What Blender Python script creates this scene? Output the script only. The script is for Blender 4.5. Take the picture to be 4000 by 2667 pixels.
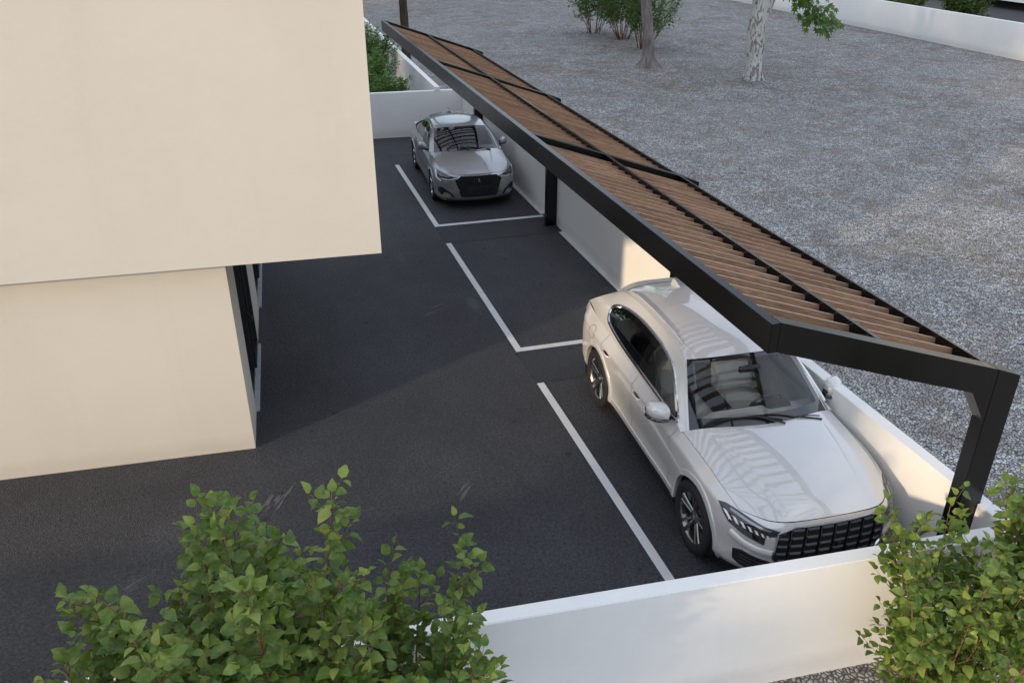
import bpy, bmesh, math, random
import numpy as np
from mathutils import Vector, Matrix, noise
from mathutils.bvhtree import BVHTree
from mathutils.geometry import delaunay_2d_cdt
R = math.radians
for o in list(bpy.data.objects): bpy.data.objects.remove(o)
SC = bpy.context.scene
COL = SC.collection

# ---------------------------------------------------------------- camera
cam = bpy.data.cameras.new('camera'); co = bpy.data.objects.new('camera', cam); COL.objects.link(co)
cam.lens = 30; cam.sensor_width = 36; cam.clip_start = .05; cam.clip_end = 800
co.location = (0, 0, 6.4); co.rotation_euler = (R(90 - 27.70), 0, R(-16.97))
SC.camera = co
SC.render.resolution_x = 1024; SC.render.resolution_y = 682
# ---------------------------------------------------------------- sky and sun
SUN_EL = 12.5
SUN_TO = Vector((-.896, -.443, 0)).normalized()          # horizontal direction towards the sun
wd = bpy.data.worlds.new('World'); SC.world = wd; wd.use_nodes = True
wn = wd.node_tree
bg = wn.nodes['Background']; sky = wn.nodes.new('ShaderNodeTexSky'); sky.sky_type = 'NISHITA'
sky.sun_disc = False; sky.sun_elevation = R(SUN_EL)
sky.sun_rotation = math.atan2(SUN_TO.x, SUN_TO.y); sky.air_density = 1.0; sky.dust_density = .7; sky.ozone_density = 1.6
wn.links.new(sky.outputs[0], bg.inputs[0]); bg.inputs[1].default_value = .05
# thin high cloud spread over the whole sky, the same in every direction
tcw = wn.nodes.new('ShaderNodeTexCoord'); cn = wn.nodes.new('ShaderNodeTexNoise'); cn.inputs['Scale'].default_value = 2.6; cn.inputs['Detail'].default_value = 6; cn.inputs['Roughness'].default_value = .6
cr_ = wn.nodes.new('ShaderNodeValToRGB'); cr_.color_ramp.elements[0].position = .36; cr_.color_ramp.elements[1].position = .66
cr_.color_ramp.elements[0].color = (.435, .505, .635, 1); cr_.color_ramp.elements[1].color = (.655, .68, .725, 1)
bg2 = wn.nodes.new('ShaderNodeBackground'); bg2.inputs[1].default_value = 1.34; adw = wn.nodes.new('ShaderNodeAddShader')
wn.links.new(tcw.outputs['Generated'], cn.inputs['Vector']); wn.links.new(cn.outputs[0], cr_.inputs[0]); wn.links.new(cr_.outputs[0], bg2.inputs[0])
wn.links.new(bg.outputs[0], adw.inputs[0]); wn.links.new(bg2.outputs[0], adw.inputs[1]); wn.links.new(adw.outputs[0], wn.nodes['World Output'].inputs[0])
sl = bpy.data.lights.new('sun', 'SUN'); so = bpy.data.objects.new('sun', sl); COL.objects.link(so)
sl.energy = 2.9; sl.angle = R(1.8); sl.color = (1, .78, .52)
d = Vector((SUN_TO.x * math.cos(R(SUN_EL)), SUN_TO.y * math.cos(R(SUN_EL)), math.sin(R(SUN_EL))))
so.rotation_euler = d.to_track_quat('Z', 'Y').to_euler(); so.location = d * 60
SC.view_settings.view_transform = 'Standard'; SC.view_settings.look = 'None'
SC.view_settings.exposure = .16; SC.view_settings.gamma = 1
SC.render.engine = 'CYCLES'

# ---------------------------------------------------------------- materials
class NT:
    def __init__(s, name):
        s.m = bpy.data.materials.new(name); s.m.use_nodes = True; s.t = s.m.node_tree
        s.b = s.t.nodes['Principled BSDF']; s.out = s.t.nodes['Material Output']
    def n(s, typ, **kw):
        nd = s.t.nodes.new('ShaderNode' + typ)
        for k, v in kw.items():
            if k.startswith('i_'):
                key = k[2:]; key = int(key) if key.isdigit() else key.replace('_', ' ')
                nd.inputs[key].default_value = v
            else: setattr(nd, k, v)
        return nd
    def l(s, a, b): s.t.links.new(a, b)
    def ramp(s, fac, stops):
        r = s.n('ValToRGB'); e = r.color_ramp.elements
        while len(e) < len(stops): e.new(.5)
        for el, (p, c) in zip(e, stops):
            el.position = p; el.color = (c if len(c) == 4 else (*c, 1)) if isinstance(c, tuple) else (c, c, c, 1)
        s.l(fac, r.inputs[0]); return r.outputs[0]
    def mix(s, fac, a, b, mode='MIX'):
        x = s.n('Mix', data_type='RGBA', blend_type=mode)
        for sock, v in ((x.inputs[0], fac), (x.inputs[6], a), (x.inputs[7], b)):
            if hasattr(v, 'links'): s.l(v, sock)
            else: sock.default_value = v if not isinstance(v, tuple) or len(v) == 4 else (*v, 1)
        return x.outputs[2]
    def math(s, op, a, b=0.):
        x = s.n('Math', operation=op)
        for sock, v in ((x.inputs[0], a), (x.inputs[1], b)):
            if hasattr(v, 'links'): s.l(v, sock)
            else: sock.default_value = v
        return x.outputs[0]
    def pos(s, scale=(1, 1, 1), rot=(0, 0, 0), obj=False):
        m = s.n('Mapping'); m.inputs['Scale'].default_value = scale; m.inputs['Rotation'].default_value = rot
        if obj: s.l(s.n('TexCoord').outputs['Object'], m.inputs[0])
        else: s.l(s.n('NewGeometry').outputs['Position'], m.inputs[0])
        return m.outputs[0]
    def noise(s, vec, scale, detail=4, rough=.55, dist=0):
        x = s.n('TexNoise', i_Scale=scale, i_Detail=detail, i_Roughness=rough, i_Distortion=dist); s.l(vec, x.inputs['Vector']); return x.outputs[0]
    def vor(s, vec, scale, feature='F1', rnd=1.):
        x = s.n('TexVoronoi', feature=feature); x.inputs['Scale'].default_value = scale; x.inputs['Randomness'].default_value = rnd
        s.l(vec, x.inputs['Vector']); return x
    def bump(s, h, strength=.3, dist=.01, prev=None):
        x = s.n('Bump'); x.inputs['Strength'].default_value = strength; x.inputs['Distance'].default_value = dist
        s.l(h, x.inputs['Height'])
        if prev is not None: s.l(prev, x.inputs['Normal'])
        s.l(x.outputs[0], s.b.inputs['Normal']); return x.outputs[0]
    def set(s, col=None, rough=None, metal=None, coat=None, spec=None, **kw):
        for key, v in (('Base Color', col), ('Roughness', rough), ('Metallic', metal), ('Coat Weight', coat), ('Specular IOR Level', spec)):
            if v is None: continue
            if hasattr(v, 'links'): s.l(v, s.b.inputs[key])
            else: s.b.inputs[key].default_value = (*v, 1) if isinstance(v, tuple) and len(v) == 3 else v
        for k, v in kw.items(): s.b.inputs[k.replace('_', ' ')].default_value = v
        return s

M = {}
def simple(name, col, rough=.5, metal=0., coat=0., vary=.12, vscale=6., bump=0., bscale=60., **kw):
    t = NT(name); p = t.pos(obj=True); n = t.noise(p, vscale, 5)
    c = t.mix(t.ramp(n, [(.3, 0.), (.7, 1.)]), tuple(x * (1 - vary) for x in col), tuple(min(1, x * (1 + vary)) for x in col))
    t.set(c, None, metal, coat, **kw)
    rr = t.n('MapRange', i_3=max(0, rough - .06), i_4=min(1, rough + .06)); t.l(t.noise(p, vscale * 2.3, 3), rr.inputs[0]); t.l(rr.outputs[0], t.b.inputs['Roughness'])
    if bump: t.bump(t.noise(p, bscale, 4), bump, .004)
    M[name] = t.m; return t.m

def m_plaster(name, c1, c2, streak=.5):
    t = NT(name); p = t.pos()
    big = t.noise(p, .55, 5, .6); mid = t.noise(t.pos((1, 1, .16)), 1.6, 6, .62, .6); fine = t.noise(p, 90, 3)
    c = t.mix(t.ramp(big, [(.35, 0.), (.68, 1.)]), c1, c2)
    c = t.mix(t.math('MULTIPLY', t.ramp(mid, [(.52, 0.), (.78, 1.)]), streak), c, tuple(x * .88 for x in c1))
    sx = t.n('SeparateXYZ'); t.l(p, sx.inputs[0])
    ft = t.math('ADD', sx.outputs[2], t.math('MULTIPLY', t.noise(p, 2.4, 6, .7), -.22))
    c = t.mix(t.math('MULTIPLY', t.ramp(ft, [(-.12, 1.), (.16, 0.)]), .22), c, (.34, .30, .26))
    tro = t.noise(t.pos((1.1, 1.1, 2.6)), 1.1, 7, .68, 2.2)
    c = t.mix(t.math('MULTIPLY', t.ramp(tro, [(.49, 0.), (.505, 1.), (.525, 0.)]), .20), c, tuple(min(1, x * 1.1) for x in c1))
    t.set(c, .88, spec=.2)
    wav = t.noise(p, 3.2, 4, .5, .8)
    b = t.bump(wav, .10, .03); t.bump(fine, .10, .004, b)
    M[name] = t.m
m_plaster('plaster', (.88, .872, .855), (.83, .825, .81))
m_plaster('cream', (.625, .59, .525), (.60, .565, .50), .40)

def m_asphalt(name, base, worn, rough_scale=1.):
    t = NT(name); p = t.pos()
    ag = t.vor(p, 62); sep = t.n('SeparateColor'); t.l(ag.outputs['Color'], sep.inputs[0])
    n1 = t.noise(p, .5, 6, .62, .3); n2 = t.noise(p, 2.3, 5, .6); n3 = t.noise(p, 150, 3)
    c = t.mix(t.ramp(n1, [(.36, 0.), (.66, 1.)]), tuple(x * .72 for x in base), tuple(x * 1.35 for x in base))
    c = t.mix(t.ramp(n2, [(.50, 0.), (.80, .45)]), c, worn)
    c = t.mix(t.math('MULTIPLY', t.ramp(sep.outputs[0], [(.55, 0.), (1., 1.)]), .28 * rough_scale), c, tuple(x * 2.3 for x in base))
    c = t.mix(t.math('MULTIPLY', t.ramp(sep.outputs[1], [(.80, 0.), (.97, 1.)]), .65 * rough_scale), c, tuple(x * .25 for x in base))
    g4 = t.noise(p, 26, 5, .8); c = t.mix(t.ramp(g4, [(.40, .75), (.53, 0.)]), c, tuple(x * .30 for x in base)); c = t.mix(t.ramp(g4, [(.55, 0.), (.70, .6 * rough_scale)]), c, tuple(x * 2.2 for x in base))
    # sparse small oil spots and pale scuffs
    sp = t.vor(p, 1.5); spd = t.math('ADD', sp.outputs['Distance'], t.math('MULTIPLY', t.noise(p, 14, 3), .10))
    c = t.mix(t.math('MULTIPLY', t.ramp(spd, [(.105, 1.), (.13, 0.)]), .8), c, tuple(x * .22 for x in base))
    sp2 = t.vor(t.pos((1.3, .45, 1), (0, 0, .5)), .8); spd2 = t.math('ADD', sp2.outputs['Distance'], t.math('MULTIPLY', t.noise(p, 18, 4, .7), .16))
    c = t.mix(t.math('MULTIPLY', t.ramp(spd2, [(.15, 1.), (.21, 0.)]), .45), c, tuple(x * 2.4 for x in base))
    sm = t.vor(p, 7.5); smd = t.math('ADD', sm.outputs['Distance'], t.math('MULTIPLY', t.noise(p, 40, 2), .12)); ssp = t.n('SeparateColor'); t.l(sm.outputs['Color'], ssp.inputs[0])
    c = t.mix(t.math('MULTIPLY', t.math('MULTIPLY', t.ramp(smd, [(.13, 1.), (.19, 0.)]), t.ramp(ssp.outputs[0], [(.55, 0.), (.6, 1.)])), .75 * rough_scale), c, tuple(x * .25 for x in base))
    c = t.mix(t.math('MULTIPLY', t.math('MULTIPLY', t.ramp(smd, [(.10, 1.), (.14, 0.)]), t.ramp(ssp.outputs[0], [(.10, 1.), (.14, 0.)])), .6 * rough_scale), c, tuple(x * 3.2 for x in base))
    t.set(c, .66, spec=.45)
    b = t.bump(ag.outputs['Distance'], .9 * rough_scale, .016); t.bump(n3, .4 * rough_scale, .004, b)
    M[name] = t.m
m_asphalt('asphalt', (.048, .0495, .057), (.086, .085, .090))
m_asphalt('asphalt_smooth', (.034, .035, .039), (.046, .046, .050), .35)

def m_gravel(name, tint, brown):
    t = NT(name); p = t.pos()
    st = t.vor(p, 21); s2 = t.vor(p, 47); sep = t.n('SeparateColor'); t.l(st.outputs['Color'], sep.inputs[0]); sep2 = t.n('SeparateColor'); t.l(s2.outputs['Color'], sep2.inputs[0])
    ed = t.vor(p, 21, 'DISTANCE_TO_EDGE')
    c = t.ramp(sep.outputs[0], [(0., tuple(x * .16 for x in tint)), (.5, tuple(x * .75 for x in tint)), (1., tuple(min(1, x * 1.3) for x in tint))])
    c = t.mix(t.ramp(sep2.outputs[1], [(.55, 0.), (1., .5)]), c, tuple(x * .35 for x in tint))
    patch = t.noise(t.pos((1, 1.0, 1)), .42, 7, .66, .4); p2 = t.noise(p, 2.1, 6, .7)
    c = t.mix(t.math('MULTIPLY', t.ramp(patch, [(.43, 0.), (.58, 1.)]), t.ramp(p2, [(.42, 0.), (.58, .8)])), c, brown)
    md = t.noise(p, 5.5, 6, .75); c = t.mix(t.ramp(md, [(.36, .62), (.56, 0.)]), c, tuple(x * .22 for x in tint))
    m3 = t.noise(t.pos((1, 1, 1)), 1.1, 6, .7, .3); c = t.mix(t.ramp(m3, [(.40, .45), (.60, 0.)]), c, (.20, .185, .175))
    lm = t.noise(p, .16, 4); c = t.mix(t.ramp(lm, [(.35, .28), (.62, 0.)]), c, tuple(x * .5 for x in tint))
    c = t.mix(t.ramp(ed.outputs['Distance'], [(.03, .95), (.20, 0.)]), c, tuple(x * .05 for x in tint))
    t.set(c, .9, spec=.2)
    b = t.bump(ed.outputs['Distance'], .9, .03); t.bump(t.noise(p, 40, 4), .5, .01, b)
    M[name] = t.m
m_gravel('gravel', (1.0, .97, .945), (.36, .275, .19))
simple('paving', (.045, .047, .052), .8, vary=.25, vscale=.6, bump=.3, bscale=40)
def m_line():
    t = NT('line_paint'); p = t.pos(); n = t.noise(p, 3, 5); w = t.noise(p, 55, 6, .8); q = t.noise(p, 1.4, 4)
    c = t.mix(t.ramp(n, [(.3, 0.), (.7, 1.)]), (.60, .605, .61), (.70, .705, .71))
    c = t.mix(t.math('MULTIPLY', t.ramp(w, [(.60, 0.), (.70, 1.)]), t.ramp(q, [(.40, .05), (.65, .75)])), c, (.10, .10, .105))
    t.set(c, .78, spec=.3); t.bump(t.noise(p, 120, 3), .3, .004); M['line_paint'] = t.m
m_line()
simple('black_metal', (.0045, .0046, .005), .24, .0, vary=.15, vscale=2, spec=.36)
simple('frame_metal', (.020, .021, .023), .4, .0, vary=.1)
simple('scuff', (.105, .103, .105), .85, vary=.3, vscale=30)
simple('sill_stone', (.50, .52, .56), .6)
simple('dark_void', (.01, .01, .011), .9)
simple('chrome', (.72, .73, .75), .14, 1., vary=.03)
simple('dark_chrome', (.20, .20, .21), .25, 1., vary=.08)
simple('rubber', (.014, .014, .015), .72, vary=.2, vscale=12, bump=.2)
simple('black_plastic', (.014, .0145, .016), .5, vary=.1)
simple('gloss_black', (.008, .008, .009), .08, 0, 1.)
simple('grille_grey', (.07, .072, .076), .32, .4)
simple('rim_dark', (.30, .29, .28), .30, 1.)
simple('rim_bright', (.55, .53, .50), .22, 1.)
simple('rim_silver', (.60, .60, .61), .25, 1.)
simple('disc', (.20, .19, .18), .4, 1.)
simple('lamp_bezel', (.30, .31, .32), .2, .8)
simple('lamp_white', (.86, .88, .90), .12, .0, .8, vary=.02)
simple('lamp_red', (.28, .012, .012), .15, 0, 1.)
simple('interior_light', (.66, .62, .56), .8, vary=.08, bump=.1, bscale=200)
simple('interior_grey', (.10, .105, .115), .75, vary=.12, bump=.1, bscale=200)
simple('interior_dark', (.030, .031, .034), .7)
simple('stem_brown', (.17, .085, .045), .8, vary=.3, vscale=8, bump=.4)
simple('stem_red', (.20, .075, .035), .8, vary=.3, vscale=5, bump=.4)
def m_paint(name, col, flake, metal=.55, rough=.34, ior=1.7):
    t = NT(name); p = t.pos(obj=True)
    fl = t.vor(p, 1400); sep = t.n('SeparateColor'); t.l(fl.outputs['Color'], sep.inputs[0])
    c = t.mix(t.math('MULTIPLY', sep.outputs[0], .22), col, flake)
    dirt = t.noise(p, 1.3, 6, .65); c = t.mix(t.ramp(dirt, [(.45, 0.), (.8, .10)]), c, (.30, .28, .25))
    t.set(c, rough, metal, 1., Coat_Roughness=.035); t.b.inputs['Coat IOR'].default_value = ior
    M[name] = t.m
m_paint('paint_pearl', (.67, .655, .64), (.84, .83, .82), .15, .32, 1.85)
m_paint('paint_grey', (.34, .345, .355), (.55, .55, .57), .6, .30, 1.5)
def m_glass(name, tint, trans):
    t = NT(name); p = t.pos(obj=True)
    tr = t.n('BsdfTransparent'); tr.inputs[0].default_value = (*tint, 1)
    gl = t.n('BsdfGlossy'); gl.inputs['Roughness'].default_value = .015; gl.inputs[0].default_value = (1, 1, 1, 1)
    fr = t.n('Fresnel', i_IOR=1.5); mx = t.n('MixShader'); sm = t.noise(p, 5, 4)
    f2 = t.math('ADD', t.math('MULTIPLY', fr.outputs[0], trans), t.math('MULTIPLY', sm, .012))
    t.l(f2, mx.inputs[0]); t.l(tr.outputs[0], mx.inputs[1]); t.l(gl.outputs[0], mx.inputs[2]); t.l(mx.outputs[0], t.out.inputs[0])
    M[name] = t.m
m_glass('glass_clear', (.88, .92, .92), 1.0)
m_glass('glass_tint', (.10, .11, .115), 1.6)
m_glass('glass_lens', (.80, .82, .84), 1.5)
def m_wood():
    t = NT('wood'); inf = t.n('ObjectInfo'); tc = t.n('TexCoord')
    off = t.n('VectorMath', operation='SCALE'); off.inputs[3].default_value = 37.; 
    cmb = t.n('CombineXYZ'); t.l(inf.outputs['Random'], cmb.inputs[0]); t.l(inf.outputs['Random'], cmb.inputs[2]); t.l(cmb.outputs[0], off.inputs[0])
    ad = t.n('VectorMath', operation='ADD'); t.l(tc.outputs['Object'], ad.inputs[0]); t.l(off.outputs[0], ad.inputs[1])
    mp = t.n('Mapping'); mp.inputs['Scale'].default_value = (1.5, 22, 22); t.l(ad.outputs[0], mp.inputs[0])
    g = t.noise(mp.outputs[0], 2.2, 7, .6, 1.1); w = t.noise(mp.outputs[0], 7, 4, .6, .3)
    c = t.ramp(g, [(.25, (.235, .130, .075)), (.5, (.385, .225, .130)), (.75, (.51, .325, .20))])
    c = t.mix(t.ramp(w, [(.42, .5), (.58, 0.)]), c, (.13, .07, .04))
    hs = t.n('HueSaturation'); v = t.n('MapRange', i_3=.78, i_4=1.18); t.l(inf.outputs['Random'], v.inputs[0]); t.l(v.outputs[0], hs.inputs['Value']); t.l(c, hs.inputs['Color'])
    kn = t.vor(mp.outputs[0], .55); c2 = t.mix(t.ramp(kn.outputs['Distance'], [(.05, .7), (.16, 0.)]), hs.outputs[0], (.10, .05, .03))
    t.set(c2, .58, spec=.35); t.bump(g, .25, .002); M['wood'] = t.m
simple('wood_skylit_edge', (.66, .54, .45), .6, vary=.15, vscale=9)  # paler wood for the slat tops, sky light painted into the colour
m_wood()
def m_leaf(name, stops, trans=.30, rough=.42, tcol=(.16, .26, .03)):
    t = NT(name); inf = t.n('ObjectInfo'); at = t.n('Attribute', attribute_name='tint')
    v = t.math('FRACT', t.math('ADD', inf.outputs['Random'], at.outputs['Fac']))
    c = t.ramp(v, stops); p = t.pos(); c = t.mix(t.ramp(t.noise(p, 28, 3), [(.35, 0.), (.7, .35)]), c, tuple(x * 1.5 for x in stops[-1][1]))
    t.set(c, rough, spec=.4); t.bump(t.noise(p, 90, 3), .15, .003)
    tl = t.n('BsdfTranslucent'); tl.inputs[0].default_value = (*tcol, 1)
    mx = t.n('MixShader'); mx.inputs[0].default_value = trans
    t.l(t.b.outputs[0], mx.inputs[1]); t.l(tl.outputs[0], mx.inputs[2]); t.l(mx.outputs[0], t.out.inputs[0]); M[name] = t.m
m_leaf('leaf_shrub', [(0., (.026, .072, .016)), (.40, (.056, .128, .025)), (.75, (.125, .205, .038)), (1., (.26, .30, .065))], .30, .42, (.22, .34, .05))
m_leaf('leaf_dark', [(0., (.034, .105, .032)), (.6, (.058, .155, .04)), (1., (.115, .22, .05))], .22)
m_leaf('leaf_hedge', [(0., (.032, .105, .020)), (.6, (.06, .165, .028)), (1., (.12, .24, .045))], .25)
m_leaf('leaf_plane', [(0., (.030, .085, .014)), (.6, (.055, .135, .020)), (1., (.10, .19, .03))], .32)
m_leaf('leaf_box', [(0., (.030, .062, .016)), (.6, (.060, .105, .025)), (1., (.13, .17, .04))], .25)
def m_bark(name, c1, c2, zs=.2, scale=7):
    t = NT(name); p = t.pos((1, 1, zs)); a = t.noise(p, scale, 7, .65, .8); b = t.noise(t.pos(), 2.2, 5)
    c = t.mix(t.ramp(a, [(.35, 0.), (.65, 1.)]), c1, c2); c = t.mix(t.ramp(b, [(.4, 0.), (.75, .5)]), c, tuple(x * 1.35 for x in c2))
    t.set(c, .92, spec=.15); t.bump(a, .9, .05); M[name] = t.m
m_bark('bark_grey', (.115, .100, .095), (.27, .245, .235))
m_bark('bark_dark', (.022, .018, .014), (.085, .068, .050))
def m_planebark():
    t = NT('bark_plane'); p = t.pos((1, 1, .42)); a = t.noise(p, 8, 2, .5, .9); b = t.noise(p, 6.4, 2, .5, 1.2); q = t.noise(p, 7.5, 2, .5, .7)
    c = t.mix(t.ramp(t.noise(t.pos(), 2, 4), [(.35, 0.), (.7, 1.)]), (.46, .455, .42), (.56, .56, .55))
    c = t.mix(t.ramp(a, [(.555, 0.), (.570, 1.)]), c, (.235, .225, .21)); c = t.mix(t.ramp(b, [(.60, 0.), (.615, 1.)]), c, (.165, .145, .125))
    c = t.mix(t.ramp(q, [(.66, 0.), (.675, 1.)]), c, (.33, .255, .165))
    t.set(c, .85, spec=.2); t.bump(a, .25, .02); M['bark_plane'] = t.m
m_planebark()

# ---------------------------------------------------------------- mesh helpers
def tag(o, label=None, cat=None, group=None, kind=None):
    for k, v in (('label', label), ('category', cat), ('group', group), ('kind', kind)):
        if v: o[k] = v
    return o
def empty(name, loc=(0, 0, 0), rz=0, parent=None):
    o = bpy.data.objects.new(name, None); o.empty_display_size = .2; o.location = loc; o.rotation_euler = (0, 0, rz); o.parent = parent
    COL.objects.link(o); return o
class MB:
    def __init__(s): s.v = []; s.f = []; s.tint = None
    def add(s, V, F):
        n = len(s.v); s.v += [tuple(map(float, p)) for p in V]; s.f += [tuple(i + n for i in f) for f in F]; return s
    def box(s, x0, x1, y0, y1, z0, z1, b=0.):
        if b <= 0:
            return s.add([(x, y, z) for z in (z0, z1) for y in (y0, y1) for x in (x0, x1)], [(0, 2, 3, 1), (4, 5, 7, 6), (0, 1, 5, 4), (2, 6, 7, 3), (0, 4, 6, 2), (1, 3, 7, 5)])
        bm = bmesh.new(); bmesh.ops.create_cube(bm, size=1)
        for v in bm.verts: v.co = ((x0 + x1) / 2 + v.co.x * (x1 - x0), (y0 + y1) / 2 + v.co.y * (y1 - y0), (z0 + z1) / 2 + v.co.z * (z1 - z0))
        bmesh.ops.bevel(bm, geom=bm.edges[:], offset=b, segments=2, affect='EDGES', profile=.6)
        return s.bm(bm)
    def bm(s, bm):
        bm.verts.index_update(); V = [v.co[:] for v in bm.verts]; F = [[v.index for v in f.verts] for f in bm.faces]; bm.free(); return s.add(V, F)
    def prism(s, poly, y0, y1, axis='y'):
        # poly in the two other axes, extruded along axis
        n = len(poly)
        def P(a, b, c): return {'y': (a, c, b), 'x': (c, a, b), 'z': (a, b, c)}[axis]
        V = [P(a, b, y0) for a, b in poly] + [P(a, b, y1) for a, b in poly]
        ar = sum(poly[i][0] * poly[(i + 1) % n][1] - poly[(i + 1) % n][0] * poly[i][1] for i in range(n))
        F = [tuple(range(n)), tuple(range(2 * n - 1, n - 1, -1))] + [(i, i + n, (i + 1) % n + n, (i + 1) % n) for i in range(n)]
        return s.add(V, F)
    def tube(s, pts, rad, n=8, caps=True, squash=None):
        pts = [Vector(p) for p in pts]; rad = rad if hasattr(rad, '__len__') else [rad] * len(pts)
        V = []; up = Vector((0, 0, 1)); prevx = None
        for i, p in enumerate(pts):
            t = (pts[min(i + 1, len(pts) - 1)] - pts[max(i - 1, 0)]).normalized()
            if prevx is None:
                x = t.orthogonal().normalized()
            else:
                x = (prevx - t * prevx.dot(t)); x = x.normalized() if x.length > 1e-6 else t.orthogonal().normalized()
            y = t.cross(x); prevx = x
            for k in range(n):
                a = 2 * math.pi * k / n; V.append(p + (x * math.cos(a) + y * math.sin(a)) * rad[i])
        F = [(i * n + k, i * n + (k + 1) % n, (i + 1) * n + (k + 1) % n, (i + 1) * n + k) for i in range(len(pts) - 1) for k in range(n)]
        if caps: F += [tuple(range(n - 1, -1, -1)), tuple(range((len(pts) - 1) * n, len(pts) * n))]
        return s.add(V, F)
    def lathe(s, prof, n=48, axis='y', c=(0, 0, 0)):
        # prof: (radius, along-axis)
        V = []
        for r, h in prof:
            for k in range(n):
                a = 2 * math.pi * k / n; u, w = r * math.cos(a), r * math.sin(a)
                V.append({'y': (c[0] + u, c[1] + h, c[2] + w), 'z': (c[0] + u, c[1] + w, c[2] + h), 'x': (c[0] + h, c[1] + u, c[2] + w)}[axis])
        F = [(i * n + k, i * n + (k + 1) % n, (i + 1) * n + (k + 1) % n, (i + 1) * n + k) for i in range(len(prof) - 1) for k in range(n)]
        return s.add(V, F)
    def grid(s, G, flip=False, keep=None):
        nu, nv = len(G), len(G[0]); V = [tuple(G[i][j]) for i in range(nu) for j in range(nv)]; F = []
        for i in range(nu - 1):
            for j in range(nv - 1):
                if keep is not None and not keep(i, j): continue
                q = (i * nv + j, (i + 1) * nv + j, (i + 1) * nv + j + 1, i * nv + j + 1); F.append(q[::-1] if flip else q)
        return s.add(V, F)
    def mesh(s, name, mat=None, smooth=None, norm=True):
        me = bpy.data.meshes.new(name); me.from_pydata(s.v, [], s.f)
        if s.tint is not None:
            a = me.attributes.new('tint', 'FLOAT', 'FACE'); a.data.foreach_set('value', s.tint)
        if norm:
            bm = bmesh.new(); bm.from_mesh(me); bmesh.ops.recalc_face_normals(bm, faces=bm.faces); 
            if smooth is not None:
                for f in bm.faces: f.smooth = True
                for e in bm.edges:
                    if len(e.link_faces) == 2 and e.calc_face_angle(0) > R(smooth): e.smooth = False
            bm.to_mesh(me); bm.free()
        elif smooth is not None: me.shade_smooth()
        if mat: me.materials.append(M[mat] if isinstance(mat, str) else mat)
        me.update(); return me
    def obj(s, name, mat, parent=None, smooth=None, norm=True, loc=None):
        o = bpy.data.objects.new(name, s.mesh(name, mat, smooth, norm)); o.parent = parent
        if loc is not None: o.location = loc
        COL.objects.link(o); return o
def inst(name, me, parent, loc=(0, 0, 0), rot=None, scale=1.):
    o = bpy.data.objects.new(name, me); o.parent = parent; COL.objects.link(o)
    if isinstance(rot, Matrix): o.matrix_local = rot
    else:
        o.location = loc
        if rot is not None: o.rotation_euler = rot
        o.scale = (scale,) * 3 if not hasattr(scale, '__len__') else scale
    return o
# ================================================================ SETTING
# front / back walls and the house stand about 4 degrees off the carport's own axes
def fw(x): return 4.7507 - .0746 * (x - 1.45)            # front face of the front wall
def bw(x): return 25.11 - .068 * (x - 3.43)              # front face of the back wall
WX0, WX1 = 6.068, 6.222                                  # inner / outer face of the side wall
gv = []; NG = 40
mb = MB(); S = 260
mb.add([(-S, -S, -.03), (S, -S, -.03), (S, S, -.03), (-S, S, -.03)], [(0, 1, 2, 3)])
tag(mb.obj('gravel_ground', 'gravel'), kind='structure')
mb = MB(); mb.add([(-14, fw(-14) + .1, 0), (WX0 + .05, fw(WX0) + .1, 0), (WX0 + .05, bw(WX0) + .05, 0), (-14, bw(-14) + .05, 0)], [(0, 1, 2, 3)])
asph = tag(mb.obj('asphalt', 'asphalt'), kind='structure')
mb = MB(); mb.add([(32.5, 10, -.02), (90, 10, -.02), (90, 120, -.02), (32.5, 120, -.02)], [(0, 1, 2, 3)])
tag(mb.obj('pavement', 'paving'), kind='structure')
def sheet(name, poly, z, mat, parent):
    m = MB(); m.add([(x, y, z) for x, y in poly], [tuple(range(len(poly)))]); return m.obj(name, mat, parent)
LX0, LX1 = 3.516, 3.624
def stall(y0, y1, xs=LX0, xe=LX1, xend=5.99, cross=True):
    sk = lambda x: -.020 * (x - LX0)
    sheet('parking_line', [(LX0, y0), (LX1, y0), (LX1, y1), (LX0, y1)], .008, 'line_paint', asph)
    if cross:
        sheet('parking_line', [(LX1 + .001, y0 + sk(LX1)), (xend, y0 + sk(xend)), (xend, y0 + .12 + sk(xend)), (LX1 + .001, y0 + .12 + sk(LX1))], .008, 'line_paint', asph)
stall(17.225, 22.18); stall(11.285, 16.19); stall(fw(3.5) + .2, 10.268, cross=False)
# line along the foot of the side wall, one for each stall
for a, b in ((17.35, 22.18), (11.4, 16.15), (4.8, 10.268)):
    sheet('parking_line', [(5.965, a), (WX0 - .001, a), (WX0 - .001, b), (5.965, b)], .010, 'line_paint', asph)
# smoother, darker strips between the stalls
for a, b in ((10.272, 11.28), (16.195, 17.16), (22.185, 23.15)):
    sheet('asphalt_patch', [(LX0 - .0, a), (WX0, a - .02), (WX0, b - .05), (LX0, b)], .004, 'asphalt_smooth', asph)

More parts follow.
